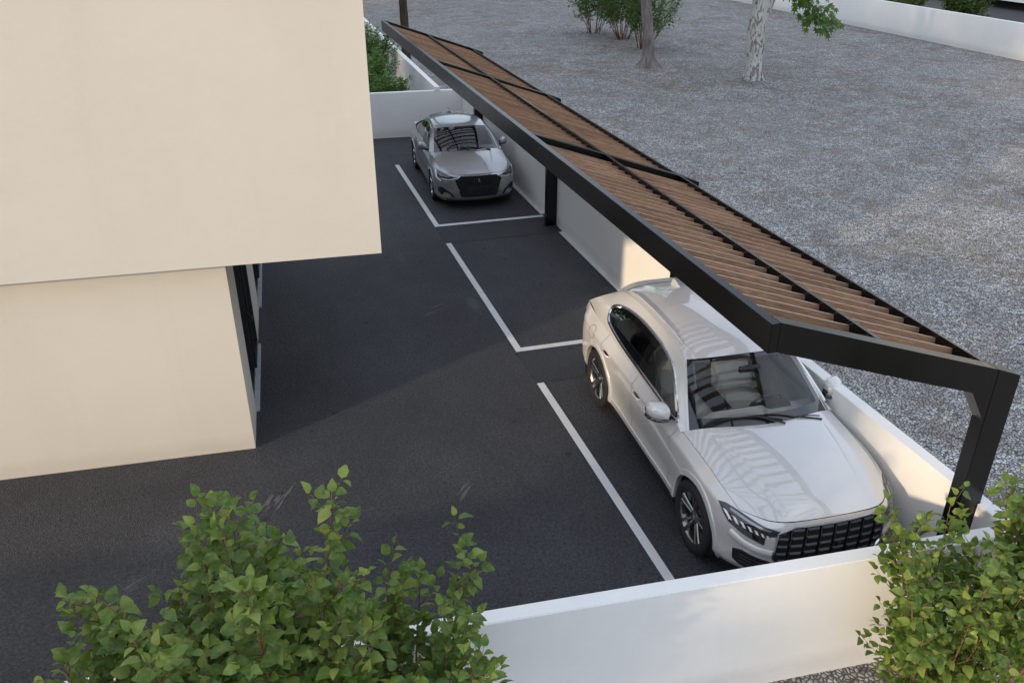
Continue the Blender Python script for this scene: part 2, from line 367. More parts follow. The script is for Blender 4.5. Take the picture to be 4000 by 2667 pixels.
# ---- walls
def wall_thing(name, label, parts):
    e = empty(name, parts[0][1][0]); tag(e, label, 'wall')
    for nm, (base, m) in parts:
        m.v = [(v[0] - base[0], v[1] - base[1], v[2] - base[2]) for v in m.v]; m.obj(nm, 'plaster', e)
    return e
m = MB(); x0, x1 = -9., 6.23
m.add([(x0, fw(x0), -.1), (x1, fw(x1), -.1), (x1, fw(x1) + .15, -.1), (x0, fw(x0) + .15, -.1), (x0, fw(x0), 1.3), (x1, fw(x1), 1.3), (x1, fw(x1) + .15, 1.3), (x0, fw(x0) + .15, 1.3)],
      [(0, 3, 2, 1), (4, 5, 6, 7), (0, 1, 5, 4), (1, 2, 6, 5), (2, 3, 7, 6), (3, 0, 4, 7)])
def bev(m, off=.008):
    bm = bmesh.new(); vs = [bm.verts.new(v) for v in m.v]
    for f in m.f: bm.faces.new([vs[i] for i in f])
    bmesh.ops.remove_doubles(bm, verts=bm.verts[:], dist=1e-5)
    bmesh.ops.recalc_face_normals(bm, faces=bm.faces[:])
    ed = [e for e in bm.edges if len(e.link_faces) == 2 and e.calc_face_angle(0) > .3]
    bmesh.ops.bevel(bm, geom=ed, offset=off, segments=2, affect='EDGES'); return MB().bm(bm)
tag(bev(m).obj('boundary_wall', 'plaster', smooth=40), 'low white plaster wall across the front of the parking court, behind the leafy shrubs', 'wall')
m = MB(); y0 = fw(6.2) + .155; y1 = bw(6.1) - .004
cuts = [y0] + [c for a in (4.856, 10.705, 16.585, 22.60) for c in (a - .004, a + .145)] + [y1]
outl = [(WX1, y0), (WX1, y1), (WX0, y1)]
for i in range(len(cuts) - 2, 0, -2):
    a, b = cuts[i - 1], cuts[i]; outl += [(WX0, b), (6.112, b), (6.112, a), (WX0, a)]
outl.append((WX0, y0))
m.prism([(x, y) for x, y in outl], -.1, 1.31, 'z')
tag(bev(m, .006).obj('boundary_wall', 'plaster', smooth=40), 'long low white plaster wall along the carport posts beside the cars', 'wall')
m = MB(); x0, x1 = -4., 6.225
m.add([(x0, bw(x0), -.1), (x1, bw(x1), -.1), (x1, bw(x1) + .15, -.1), (x0, bw(x0) + .15, -.1), (x0, bw(x0), 1.3), (x1, bw(x1), 1.3), (x1, bw(x1) + .15, 1.3), (x0, bw(x0) + .15, 1.3)],
      [(0, 3, 2, 1), (4, 5, 6, 7), (0, 1, 5, 4), (1, 2, 6, 5), (2, 3, 7, 6), (3, 0, 4, 7)])
tag(bev(m).obj('boundary_wall', 'plaster', smooth=40), 'low white plaster wall closing the court behind the grey sedan', 'wall')
m = MB(); a = (5.266, bw(5.266) - .012); b = (5.47, 44.)
m.add([(a[0], a[1], 1.255), (a[0] + .15, a[1], 1.255), (a[0] + .15, bw(5.3) + .1, 1.255), (a[0], bw(5.3) + .1, 1.255)] , [])
m = MB(); yb = bw(5.3) + .152
m.prism([(a[0], a[1]), (a[0] + .15, a[1] - .01), (a[0] + .15, yb), (a[0], yb)], 1.302, 1.405, 'z')
m2 = MB(); m2.prism([(a[0], yb + .0005), (a[0] + .15, yb + .0005), (b[0] + .15, b[1]), (b[0], b[1])], -.1, 1.405, 'z'); m.v, m.f = m.v + m2.v, m.f + [tuple(i + len(m.v) for i in f) for f in m2.f]
tag(m.obj('garden_wall', 'plaster'), 'white garden wall running away behind the court beside the hedge bushes', 'wall')
m = MB(); m.box(32.3, 32.5, 12, 95, -.1, 1.44, .01)
tag(m.obj('boundary_wall', 'plaster', smooth=40), 'far white wall across the gravel lot beyond the mottled tree', 'wall')
# white building beyond the far wall
e = empty('white_building', (46.1, 44, 0)); tag(e, 'white building standing on dark paving beyond the far wall', 'building')
m = MB(); m.box(.0, 14, -20, 13.5, .45, 4.2); m.obj('wall', 'plaster', e)
m = MB(); m.box(.9, 13.4, -19.4, 13., -.02, .448); m.obj('shadow_base', 'dark_void', e)  # near-black block painting in the shadow beneath the raised white volume

# ---- house: cream upper storey projecting over a recessed ground floor
hd = Vector((.9976, -.0693, 0)); hs = Vector((.0486, .9988, 0))     # along the near face / along the side
C0 = Vector((-.509, 9.777, 0)); C1 = Vector((1.316, 9.6506, 0))
house = empty('house', C0); tag(house, 'cream plaster house with an upper storey overhanging black framed glass doors', 'house')
def hp(u, v, z, c=None): # local coords: u along face (positive right), v along side from corner C0
    p = hd * u + hs * v; return (p.x, p.y, z)
def hbox(m, u0, u1, v0, v1, z0, z1):
    m.add([hp(u, v, z) for z in (z0, z1) for v in (v0, v1) for u in (u0, u1)], [(0, 2, 3, 1), (4, 5, 7, 6), (0, 1, 5, 4), (2, 6, 7, 3), (0, 4, 6, 2), (1, 3, 7, 5)]); return m
UR = (C1 - C0).length
hbox(MB(), -13, UR - .045, -.35, 7.9, 2.696, 5.75).obj('upper_storey', 'cream', house)
hbox(MB(), -13, -.02, 0.0, .24, -.1, 2.6955).obj('wall', 'cream', house)
hbox(MB(), -13, UR - .005, -.39, 7.94, 5.752, 5.85).obj('roof', 'plaster', house)
# side: pillars between glazed bays
pil = [(0.0, .905), (2.92, 4.36), (6.40, 7.84)]
for i, (a, b) in enumerate(pil):
    hbox(MB(), -.30 if i else -.019, 0., a if i else a, b, -.1, 2.6953).obj('pillar', 'cream', house) if i else hbox(MB(), -.0198, 0., a, b, -.1, 2.6953).obj('pillar', 'cream', house)
hbox(MB(), -13, -12.8, .25, 7.6, -.1, 2.695).obj('wall', 'cream', house)
hbox(MB(), -12.7, -.3, 7.62, 7.82, -.1, 2.695).obj('wall', 'cream', house)
hbox(MB(), -12.7, -.32, .3, 7.6, 0.012, .03).obj('inner_floor', 'interior_grey', house)
hbox(MB(), -3.2, -3.1, .3, 7.6, 0.031, 2.69).obj('inner_wall', 'plaster', house)
for i in range(2):
    a, b = pil[i][1] + .004, pil[i + 1][0] - .004; mid = (a + b) / 2
    w = empty('window', (0, 0, 0), 0, house)
    hbox(MB(), -.24, .045, a, b, .0, .045).obj('sill', 'sill_stone', w)
    f = MB(); t = .075
    for (v0, v1) in ((a, a + t), (b - t, b), (mid - .05, mid + .05)): hbox(f, -.16, -.02, v0, v1, .046, 2.69)
    for (z0, z1) in ((.0461, .12), (2.61, 2.6901)):
        for (v0, v1) in ((a + t, mid - .05), (mid + .05, b - t)): hbox(f, -.155, -.025, v0, v1, z0, z1)
    f.obj('frame', 'frame_metal', w)
    for (v0, v1, du) in ((a + t, mid - .05, 0), (mid + .05, b - t, .03)):
        s_ = MB()
        for (p, q) in ((v0 + .004, v0 + .07), (v1 - .07, v1 - .004)): hbox(s_, -.13 + du, -.015 + du, p, q, .122, 2.605)
        for (z0, z1) in ((.1221, .19), (2.54, 2.6049)): hbox(s_, -.128 + du, -.017 + du, v0 + .07, v1 - .07, z0, z1)
        s_.obj('sash', 'frame_metal', w)
        hbox(MB(), -.08, -.07, v0 + .0702, v1 - .0702, .1905, 2.5395).obj('pane', 'glass_clear', w)
    h_ = MB(); hbox(h_, .016, .06, mid - .10, mid - .07, 1.02, 1.05); hbox(h_, .045, .075, mid - .20, mid - .07, 1.01, 1.06); hbox(h_, -.0148, .016, mid - .11, mid - .06, .95, 1.12); h_.obj('handle', 'frame_metal', w)

# ================================================================ CARPORT
cp = empty('carport', (5.95, 4.93, 0)); tag(cp, 'black steel carport with sloping roof of tilted brown wood slats over both cars', 'carport')
CPO = Vector((5.95, 4.93, 0))
def cobj(m, name, mat='black_metal', bv=0.):
    if bv: m = bev(m, bv)
    m.v = [(v[0] - CPO.x, v[1] - CPO.y, v[2]) for v in m.v]; return m.obj(name, mat, cp, smooth=35)
SL = -.343
def zt(x): return 3.5695 + SL * (x - 3.576)
AR = [4.856, 10.705, 16.585, 22.60]; AT = .14; YE = AR[3] + AT + .04
m = MB(); m.prism([(3.50, 3.318), (3.576, 3.318), (3.576, 3.5695), (3.50, 3.5655)], AR[0] - .002, YE); cobj(m, 'front_beam', bv=.004)
for k, y in enumerate(AR):
    m = MB(); xb = 5.8405; dz = .268
    m.prism([(3.577, zt(3.577)), (3.577, zt(3.577) - .25), (5.06, zt(5.06) - dz), (5.62, zt(5.62) - dz), (xb, 2.262), (xb, zt(xb))], y, y + AT); cobj(m, 'arm', bv=.003)
    m = MB(); m.prism([(5.8425, .0), (6.106, .0), (6.106, 2.691), (5.8425, 2.794)], y - .0005, y + AT + .0005); cobj(m, 'post', bv=.004)
    m = MB(); m.box(5.795, 5.8415, y - .004, y + AT + .004, .0105, .024, .003); cobj(m, 'base_plate')
    for q in (.03, .11): m = MB(); m.lathe([(.0, .012), (.010, .012), (.011, .0)], 6, 'z', (5.818, y + q, .0242)); cobj(m, 'bolt', 'dark_chrome')
PUR = [(4.60, 4.672), (5.772, 5.836)]
for i in range(3):
    y0, y1 = AR[i] + AT + .001, AR[i + 1] - .001
    for (xa, xb) in PUR:
        m = MB(); m.prism([(xa, zt(xa)), (xb, zt(xb)), (xb, zt(xb) - .15), (xa, zt(xa) - .15)], y0, y1); cobj(m, 'purlin' if xa < 5 else 'rear_beam', bv=.003)
# wood slats: one mesh for each of the two rows, rounded lower and upper corners, shared
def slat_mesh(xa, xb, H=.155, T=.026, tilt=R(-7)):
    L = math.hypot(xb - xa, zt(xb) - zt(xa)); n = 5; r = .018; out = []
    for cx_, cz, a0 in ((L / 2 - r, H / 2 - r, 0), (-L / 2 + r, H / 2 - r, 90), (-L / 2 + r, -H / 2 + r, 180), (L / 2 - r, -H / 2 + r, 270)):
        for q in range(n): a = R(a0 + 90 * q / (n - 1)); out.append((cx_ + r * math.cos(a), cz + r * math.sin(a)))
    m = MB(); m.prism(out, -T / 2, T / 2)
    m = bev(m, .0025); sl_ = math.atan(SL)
    me = m.mesh('slat', 'wood', 35); me.materials.append(M['wood_skylit_edge'])
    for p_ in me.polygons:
        if p_.normal.z > .5: p_.material_index = 1  # upward faces take the painted sky-lit tone
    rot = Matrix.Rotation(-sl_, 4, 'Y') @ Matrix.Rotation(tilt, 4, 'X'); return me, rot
rows = [(3.58, 4.597), (4.676, 5.769)]
PITCH_S = .2135
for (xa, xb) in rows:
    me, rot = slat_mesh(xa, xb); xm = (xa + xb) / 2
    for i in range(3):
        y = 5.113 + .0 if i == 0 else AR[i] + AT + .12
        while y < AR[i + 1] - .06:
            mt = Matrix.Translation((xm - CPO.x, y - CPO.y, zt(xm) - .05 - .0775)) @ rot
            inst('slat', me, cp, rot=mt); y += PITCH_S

ck = [(.93, 13.9), (.80, 13.1), (.78, 12.6), (.70, 12.05), (.72, 11.6), (.55, 11.2), (.50, 10.6), (.42, 10.2)]
m = MB(); V = []
for i, (x, y) in enumerate(ck): w_ = .006 + .004 * (i % 2); V += [(x - w_, y, .0035), (x + w_, y, .0035)]
m.add(V, [(2 * i, 2 * i + 1, 2 * i + 3, 2 * i + 2) for i in range(len(ck) - 1)]); m.obj('crack', 'asphalt_smooth', asph)

rs = random.Random(3)                                           # pale scrape marks and dark drips
for (cx_, cy_, ang, n_) in ((-.30, 8.55, 1.05, 9), (1.9, 8.1, .9, 5), (2.6, 13.2, .3, 4), (-1.9, 7.5, .7, 4)):
    m = MB()
    for k in range(n_):
        a = ang + rs.uniform(-.12, .12); L = rs.uniform(.12, .42); w_ = rs.uniform(.006, .020); x, y = cx_ + rs.uniform(-.13, .13), cy_ + rs.uniform(-.16, .16); dx, dy = math.cos(a), math.sin(a); P = []
        for q in range(7):
            f = q / 6 - .5; ww = w_ * (1 - abs(2 * f)**2) * rs.uniform(.4, 1.2) + .001; px, py = x + dx * f * L, y + dy * f * L; P += [(px - dy * ww, py + dx * ww, .0022 + k * .00012), (px + dy * ww, py - dx * ww, .0022 + k * .00012)]
        m.add(P, [(2 * q, 2 * q + 1, 2 * q + 3, 2 * q + 2) for q in range(6)])
    tag(m.obj('scuff_mark', 'scuff', asph), kind='stuff')
# ================================================================ CARS
def hermite(T, P, t, crease=()):
    T = np.asarray(T, float); P = np.asarray(P, float); t = np.clip(np.asarray(t, float), T[0], T[-1]); n = len(T)
    h = np.diff(T); dl = (P[1:] - P[:-1]) / h.reshape(-1, *([1] * (P.ndim - 1)))
    mL = np.zeros_like(P); mL[0] = dl[0]; mL[-1] = dl[-1]
    for i in range(1, n - 1): mL[i] = (h[i] * dl[i - 1] + h[i - 1] * dl[i]) / (h[i - 1] + h[i])
    mR = mL.copy()
    for c in crease:
        if 0 < c < n - 1: mL[c] = dl[c - 1]; mR[c] = dl[c]
    k = np.clip(np.searchsorted(T, t, side='right') - 1, 0, n - 2); s = ((t - T[k]) / h[k]); sh = [-1] + [1] * (P.ndim - 1)
    s_ = s.reshape(sh); hk = h[k].reshape(sh)
    return (2 * s_**3 - 3 * s_**2 + 1) * P[k] + (s_**3 - 2 * s_**2 + s_) * hk * mR[k] + (-2 * s_**3 + 3 * s_**2) * P[k + 1] + (s_**3 - s_**2) * hk * mL[k + 1]
def tens(U, V, net, us, vs, cu=(), cv=()):
    net = np.asarray(net, float); A = hermite(U, net, us, cu); return np.swapaxes(hermite(V, np.swapaxes(A, 0, 1), vs, cv), 0, 1)
def tab(xs, ys): 
    xs = np.asarray(xs, float); ys = np.asarray(ys, float); o = np.argsort(xs); xs, ys = xs[o], ys[o]
    return lambda x: hermite(xs, ys, np.atleast_1d(x))

def build_car(S, loc, rz, scale, label, name, cat):
    car = empty(name, loc, rz); car.scale = scale; tag(car, label, cat)
    PA = S['paint']; WR = S['wheel_r']; ARC = S['arch_r']; WB = S['wb']; axl = (0., -WB)
    V = np.arange(6.); X = np.array(S['X'])[::-1]
    rows = [(tab(S['X'], S['ry'][r]), tab(S['X'], S['rz'][r])) for r in range(6)]
    def side_net(xs): return np.stack([np.stack([np.full(len(xs), 0.) + xs, rows[r][0](xs), rows[r][1](xs)], -1) for r in range(6)], 1)
    def side(xs, vs): # grid (x, v)
        n_ = side_net(xs); return np.swapaxes(hermite(V, np.swapaxes(n_, 0, 1), vs, S['vcrease']), 0, 1)
    xF, xR = S['X'][0], S['X'][-1]
    def inarch(x, z, pad=0.): return any((x - a)**2 + (z - WR)**2 < (ARC + pad)**2 for a in axl) or (z < WR and any(abs(x - a) < ARC + pad for a in axl))
    surfs = []                                      # full-shell grids used for projecting details
    def emit(m, G, sgn, arch=True):
        G = np.array(G); G[..., 1] *= sgn; nu, nv = G.shape[:2]
        if arch:
            ins = np.zeros((nu, nv), bool)
            for i in range(nu):
                for j in range(nv): ins[i, j] = inarch(G[i, j, 0], G[i, j, 2])
            keep = lambda i, j: ins[i:i + 2, j:j + 2].sum() < 4 and not ins[i:i + 2, j:j + 2].mean() > .6
            H = G.copy()
            for i in range(nu):                      # pull the ragged rim onto the arch circle
                for j in range(nv):
                    if not ins[i, j]: continue
                    for a in axl:
                        dx, dz = G[i, j, 0] - a, G[i, j, 2] - WR
                        if abs(dx) < ARC + .05:
                            if dz < 0: H[i, j, 0] = a + math.copysign(ARC, dx)
                            else:
                                l = math.hypot(dx, dz) or 1; H[i, j, 0] = a + dx / l * ARC; H[i, j, 2] = WR + dz / l * ARC
            m.grid(H, keep=keep)
        else: m.grid(G)
    # ---- shell panels
    g = .0035
    d0, d1, d2 = S['doors']                          # front door start, B cut, rear door end
    vlo = S['door_v']
    def xs_(a, b, n): return np.linspace(a, b, n)
    body = MB()
    nv_full = np.linspace(0, 5, 44); n_up = np.linspace(vlo + .02, 5, 36); n_lo = np.linspace(0, vlo, 8)
    for sgn in (1, -1):
        for (a, b, n, vs) in ((xF, d0 + g, 46, nv_full), (d0 + g, d2 - g, 60, n_lo), (d2 - g, xR, 46, nv_full)): emit(body, side(xs_(a, b, n), vs), sgn)
    full_side = side(xs_(xF, xR, 150), np.linspace(0, 5, 50)); surfs.append(full_side)
    # front fascia
    Fy = S['fy']; pl = tab(Fy[0], Fy[1]); cols = [c for c in S['fcols']]
    jn = side_net(np.array([xF]))[0]
    net = []
    for c in cols:
        col = []
        for r in range(6):
            yj = jn[r][1]; y = c * yj; w = c**2.2
            xc = S['fx'][r]; prof = (float(pl(c)[0]))           # 0 at centre .. 1 at joint
            col.append((xc + (xF - xc) * prof, y, S['fz'][r] + (jn[r][2] - S['fz'][r]) * w))
        net.append(col)
    fas = tens(cols, V, net, np.linspace(0, 1, 46), np.linspace(0, 5, 46), (), S['fcrease']); surfs.append(fas)
    for sgn in (1, -1): emit(body, fas, sgn)
    # bonnet
    ts = np.array(S['hood_t']); hc = S['hood_c']; nt = 40; tt = np.linspace(0, 1, nt)
    cc = hermite(ts, np.array(hc), tt); xe = xF + (S['cowl_corner'][0] - xF) * tt
    hood = np.zeros((nt, 40, 3)); ss = np.linspace(0, 1, 40)
    r5y, r5z = rows[5][0](xe), rows[5][1](xe)
    top = fas[:, -1]                                            # front edge of the bonnet = top row of the fascia
    for i, t in enumerate(tt):
        for j, s in enumerate(ss):
            k = s**2
            p = np.array((cc[i][0] + (xe[i] - cc[i][0]) * k, r5y[i] * s, cc[i][1] + (r5z[i] - cc[i][1]) * s**S.get('hood_pow', 3.2)))
            cb = S['hood_bump']; yb = cb[0] + (cb[1] - cb[0]) * t; dd = (p[1] - yb) / .032
            p[2] += cb[2] * math.sin(math.pi * min(1, max(0, t * 1.02)))**.5 * (1 / (1 + math.exp(dd * 2.2))) * 1.
            hood[i, j] = p
    f0 = tens(cols, V, net, ss, [5.])[:, 0]
    h00 = hood[0].copy()
    for i in range(nt):                                         # blend the leading edge onto the fascia's top row
        w = max(0, 1 - tt[i] / .16)**2
        hood[i] = hood[i] + (f0 - h00) * w
    surfs.append(hood)
    hd_ = MB()
    for sgn in (1, -1):
        G = hood.copy(); G[:, -1] = G[:, -1] * .82 + G[:, -2] * .18; G[0] = G[0] * .8 + G[1] * .2; G[..., 1] *= sgn; hd_.grid(G)
    hd_.obj('bonnet', PA, car, smooth=50)
    # ---- greenhouse
    gl = S['gl']; st = np.arange(len(gl), dtype=float)          # (belt x, rail point)
    low = np.array([(x, float(rows[5][0](x)[0]), float(rows[5][1](x)[0])) for x, _ in gl]); up = np.array([p for _, p in gl])
    mid = (low + up) / 2; mid[:, 1] += S['tumble']; mid[0] = (low[0] + up[0]) / 2
    q = (low * .75 + up * .25); q[:, 1] += S['tumble'] * .7
    gs = tens(st, [0, .25, .5, 1], np.stack([low, q, mid, up], 1), np.linspace(0, st[-1], 140), np.linspace(0, 1, 44)); surfs.append(gs)
    dlo = S['dlo']
    def inpoly(x, z, poly):
        c = False; n = len(poly)
        for i in range(n):
            (a, b), (c_, d_) = poly[i], poly[i - 1]
            if (b > z) != (d_ > z) and x < (c_ - a) * (z - b) / (d_ - b) + a: c = not c
        return c
    ws_t = S['ws']                                              # windshield: rows of (centre xyz, corner xyz)
    def loft(rows_, nu, nvv, pw=2.):
        T = np.linspace(0, 1, len(rows_)); C = hermite(T, np.array([r[0] for r in rows_]), np.linspace(0, 1, nu)); E = hermite(T, np.array([r[1] for r in rows_]), np.linspace(0, 1, nu)); s = np.linspace(0, 1, nvv)
        G = np.zeros((nu, nvv, 3))
        for j, sj in enumerate(s):
            k = sj**pw; G[:, j, 0] = C[:, 0] + (E[:, 0] - C[:, 0]) * k; G[:, j, 1] = E[:, 1] * sj; G[:, j, 2] = C[:, 2] + (E[:, 2] - C[:, 2]) * k
        return G
    ws = loft(ws_t, 40, 34); roof = loft(S['roof'], 50, 34, S.get('roof_pow', 2.8)); rear = loft(S['rear'], 40, 34, 2.4)
    surfs += [ws, roof, rear]
    cell = lambda G, i, j: G[i:i + 2, j:j + 2].reshape(-1, 3).mean(0)
    for sgn in (1, -1):
        G = gs.copy(); G[..., 1] *= sgn
        body.grid(G, keep=lambda i, j: not inpoly(cell(gs, i, j)[0], cell(gs, i, j)[2], dlo))
        G = rear.copy(); G[..., 1] *= sgn; rl = S['rear_glass']
        body.grid(G, keep=lambda i, j: not (rl[0] < i / 40 < rl[1] and j / 34 < rl[2]))
        G = ws.copy(); G[..., 1] *= sgn; body.grid(G, keep=lambda i, j: j / 33 >= .925)
    # tail fascia
    Cn = S['tail']; T6 = np.arange(6.)
    jr = side_net(np.array([xR]))[0][::-1]; netr = []
    for c in (0, .3, .55, .75, .9, 1.):
        netr.append([(Cn[r][0] + (jr[r][0] - Cn[r][0]) * (c**3.2), c * jr[r][1], Cn[r][1] + (jr[r][2] - Cn[r][1]) * c**2) for r in range(6)])
    tail = tens([0, .3, .55, .75, .9, 1.], T6, netr, np.linspace(0, 1, 36), np.linspace(0, 5, 36)); surfs.append(tail)
    for sgn in (1, -1): emit(body, tail, sgn)
    if S.get('deck'):
        dk = loft(S['deck'], 20, 24, 2.4); surfs.append(dk)
        for sgn in (1, -1): G = dk.copy(); G[..., 1] *= sgn; body.grid(G)
    bo = body.obj('body', PA, car, smooth=42)
    rf = MB()
    for sgn in (1, -1): G = roof.copy(); G[..., 1] *= sgn; rf.grid(G)
    rf.obj('roof', PA, car, smooth=42)
    # ---- projection target
    bv_v, bv_f = [], []
    for G in surfs:
        for sgn in (1, -1):
            H = np.array(G); H[..., 1] *= sgn; nu, nv = H.shape[:2]; b0 = len(bv_v); bv_v += [tuple(p) for p in H.reshape(-1, 3)]
            bv_f += [(b0 + i * nv + j, b0 + (i + 1) * nv + j, b0 + (i + 1) * nv + j + 1, b0 + i * nv + j + 1) for i in range(nu - 1) for j in range(nv - 1)]
    bvh = BVHTree.FromPolygons([Vector(v) for v in bv_v], bv_f)
    ctr = Vector((-WB / 2, 0, .8))
    def pj(a, b, axis, off=0., sgn=1):
        if axis == 'x': o, dr = Vector((3, a, b)), Vector((-1, 0, 0))
        elif axis == 'b': o, dr = Vector((-8, a, b)), Vector((1, 0, 0))
        elif axis == 'y': o, dr = Vector((a, 3 * sgn, b)), Vector((0, -sgn, 0))
        else: o, dr = Vector((a, b, 4)), Vector((0, 0, -1))
        h, n, _, _ = bvh.ray_cast(o, dr)
        if h is None:
            h, n, _, _ = bvh.find_nearest(o + dr * (3.2 if axis == 'x' else 2))
        if n.dot(dr) > 0: n = -n
        return h + n * off, n
    def resample(poly, step, closed=True):
        out = []; n = len(poly)
        for i in range(n if closed else n - 1):
            a, b = poly[i], poly[(i + 1) % n]; L = math.hypot(b[0] - a[0], b[1] - a[1]); k = max(1, int(L / step))
            out += [(a[0] + (b[0] - a[0]) * q_ / k, a[1] + (b[1] - a[1]) * q_ / k) for q_ in range(k)]
        if not closed: out.append(poly[-1])
        return out
    def rnd(poly, it=2):                                        # corner rounding
        for _ in range(it):
            o = []
            for i in range(len(poly)):
                a, b = poly[i], poly[(i + 1) % len(poly)]; o += [(a[0] * .75 + b[0] * .25, a[1] * .75 + b[1] * .25), (a[0] * .25 + b[0] * .75, a[1] * .25 + b[1] * .75)]
            poly = o
        return poly
    def patch(m, poly, axis, off, sgn=1, step=.03, mir=False):
        bd = resample(poly, step); x0, x1 = min(p[0] for p in bd), max(p[0] for p in bd); y0, y1 = min(p[1] for p in bd), max(p[1] for p in bd)
        pts = [Vector(p) for p in bd]; n = len(pts)
        a = x0 + step * .5
        while a < x1:
            b = y0 + step * .5
            while b < y1:
                if inpoly(a, b, bd) and min((Vector((a, b)) - p).length for p in pts) > step * .45: pts.append(Vector((a, b)))
                b += step
            a += step
        vs, _, fs, *_ = delaunay_2d_cdt(pts, [(i, (i + 1) % n) for i in range(n)], [], 1, 1e-6)
        m.add([pj(v[0], v[1], axis, off, sgn)[0] for v in vs], fs)
    def ribbon(m, poly, axis, w, off, sgn=1, closed=True, step=.03, depth=.004):
        pl_ = resample(poly, step, closed); P = [pj(a, b, axis, 0, sgn) for a, b in pl_]; n = len(P); Vv = []; F = []
        for i in range(n):
            p, nn = P[i]; t = (P[(i + 1) % n][0] - P[i - 1][0]) if closed or 0 < i < n - 1 else (P[min(i + 1, n - 1)][0] - P[max(i - 1, 0)][0])
            s = t.cross(nn); s = s.normalized() if s.length > 1e-8 else Vector((0, 0, 1))
            Vv += [p + s * w / 2 + nn * (off - depth), p + s * w * .3 + nn * off, p - s * w * .3 + nn * off, p - s * w / 2 + nn * (off - depth)]
        for i in range(n if closed else n - 1):
            j = (i + 1) % n
            for k in range(3): F.append((i * 4 + k, j * 4 + k, j * 4 + k + 1, i * 4 + k + 1))
        m.add(Vv, F)
    # ---- doors
    for sgn in (1, -1):
        for (a, b) in ((d0 - g, d1 + g), (d1 - g, d2 + g)):
            dm = MB(); emit(dm, side(xs_(a, b, 40), n_up), sgn); dr = dm.obj('door', PA, car, smooth=45)
            hx, hz = S['handles'][0 if a == d0 - g else 1]
            hm = MB(); p0, n0 = pj(hx, hz, 'y', .0, sgn)
            pts = [pj(hx + q_, hz + .006 * (1 - (q_ / .1)**2), 'y', .006 + .034 * (1 - (abs(q_) / .105)**3), sgn)[0] for q_ in np.linspace(-.105, .105, 11)]
            hm.tube(pts, [.010] + [.0135] * 9 + [.010], 8); hm.obj('handle', PA, dr, smooth=60)
            cup = MB(); patch(cup, rnd([(hx - .085, hz - .022), (hx + .085, hz - .022), (hx + .085, hz + .024), (hx - .085, hz + .024)]), 'y', .0015, sgn, .02); cup.obj('handle_recess', 'dark_chrome', dr, smooth=60)
        # inner door linings
        lin = MB(); G = side(xs_(d0, d2, 30), np.linspace(1.5, 5, 14)); G = G.copy(); G[..., 1] = (G[..., 1] - .07) * sgn; G[..., 2] -= .01; lin.grid(G); lin.obj('door_lining', S['trim'], car, smooth=45)
    # ---- side glass
    bz = S['bpillar']; cz = S['cpillar']
    for sgn in (1, -1):
        def clip(poly, x0, x1):
            out = resample(poly, .02); L, Rr = [], []
            def clipx(ps, xk, keep_gt):
                o = []
                for i in range(len(ps)):
                    p, q_ = ps[i], ps[(i + 1) % len(ps)]; ip = (p[0] > xk) == keep_gt; iq = (q_[0] > xk) == keep_gt
                    if ip: o.append(p)
                    if ip != iq: f = (xk - p[0]) / (q_[0] - p[0]); o.append((xk, p[1] + (q_[1] - p[1]) * f))
                return o
            return clipx(clipx(out, x0, True), x1, False)
        for (xa, xb, mt) in ((bz[0], 9, 'glass_clear'), (cz[0], bz[1], 'glass_tint'), (-9, cz[1], 'glass_tint')):
            pg = clip(dlo, xa, xb)
            if len(pg) < 3: continue
            gm = MB(); patch(gm, pg[::2] if len(pg) > 60 else pg, 'y', -.004, sgn, .05); gm.obj('side_window', mt, car, smooth=60, norm=True)
        for (xa, xb) in ((bz[1], bz[0]), (cz[1], cz[0])): pm = MB(); patch(pm, clip(dlo, xa, xb), 'y', .001, sgn, .03); pm.obj('window_pillar', 'gloss_black', car, smooth=60)
        tm = MB(); ribbon(tm, rnd(dlo, 1), 'y', S['trim_w'], .016, sgn, True, .03, .016); tm.obj('window_trim', S['trim_mat'], car, smooth=60)
    # ---- windshield and rear glass
    wg = MB()
    for sgn in (1, -1): G = ws.copy(); G[..., 1] *= sgn; wg.grid(G[2:-1, :32])
    wgo = wg.obj('windshield', 'glass_clear', car, smooth=60)
    fr = MB()
    for sgn in (1, -1):
        G = ws.copy(); 
        for i in range(40):
            for j in range(34): G[i, j] += np.array((.35, 0, .5)) * .004
        G[..., 1] *= sgn; fr.grid(G, keep=lambda i, j: (i < 6 or i > 35 or j > 28) and j <= 31)
    fr.obj('windshield_frit', 'gloss_black', wgo, smooth=60)
    rg = MB()
    for sgn in (1, -1): G = rear.copy(); G[..., 1] *= sgn; rg.grid(G, keep=lambda i, j: rl[0] - .03 < i / 40 < rl[1] + .03 and j / 34 < rl[2] + .03)
    rg.obj('rear_window', 'glass_tint', car, smooth=60)
    # wipers
    for (a, b) in S['wipers']:
        wm = MB(); pts = []
        for k in np.linspace(0, 1, 10):
            x, y = a[0] + (b[0] - a[0]) * k, a[1] + (b[1] - a[1]) * k; pts.append(pj(x, y, 'z', .018)[0])
        wm.tube(pts, .007, 6); wm.tube([pts[0] + Vector((.05, 0, -.01)), pts[4] + Vector((.0, 0, .012))], .010, 6); wm.obj('wiper', 'black_plastic', car, smooth=60)
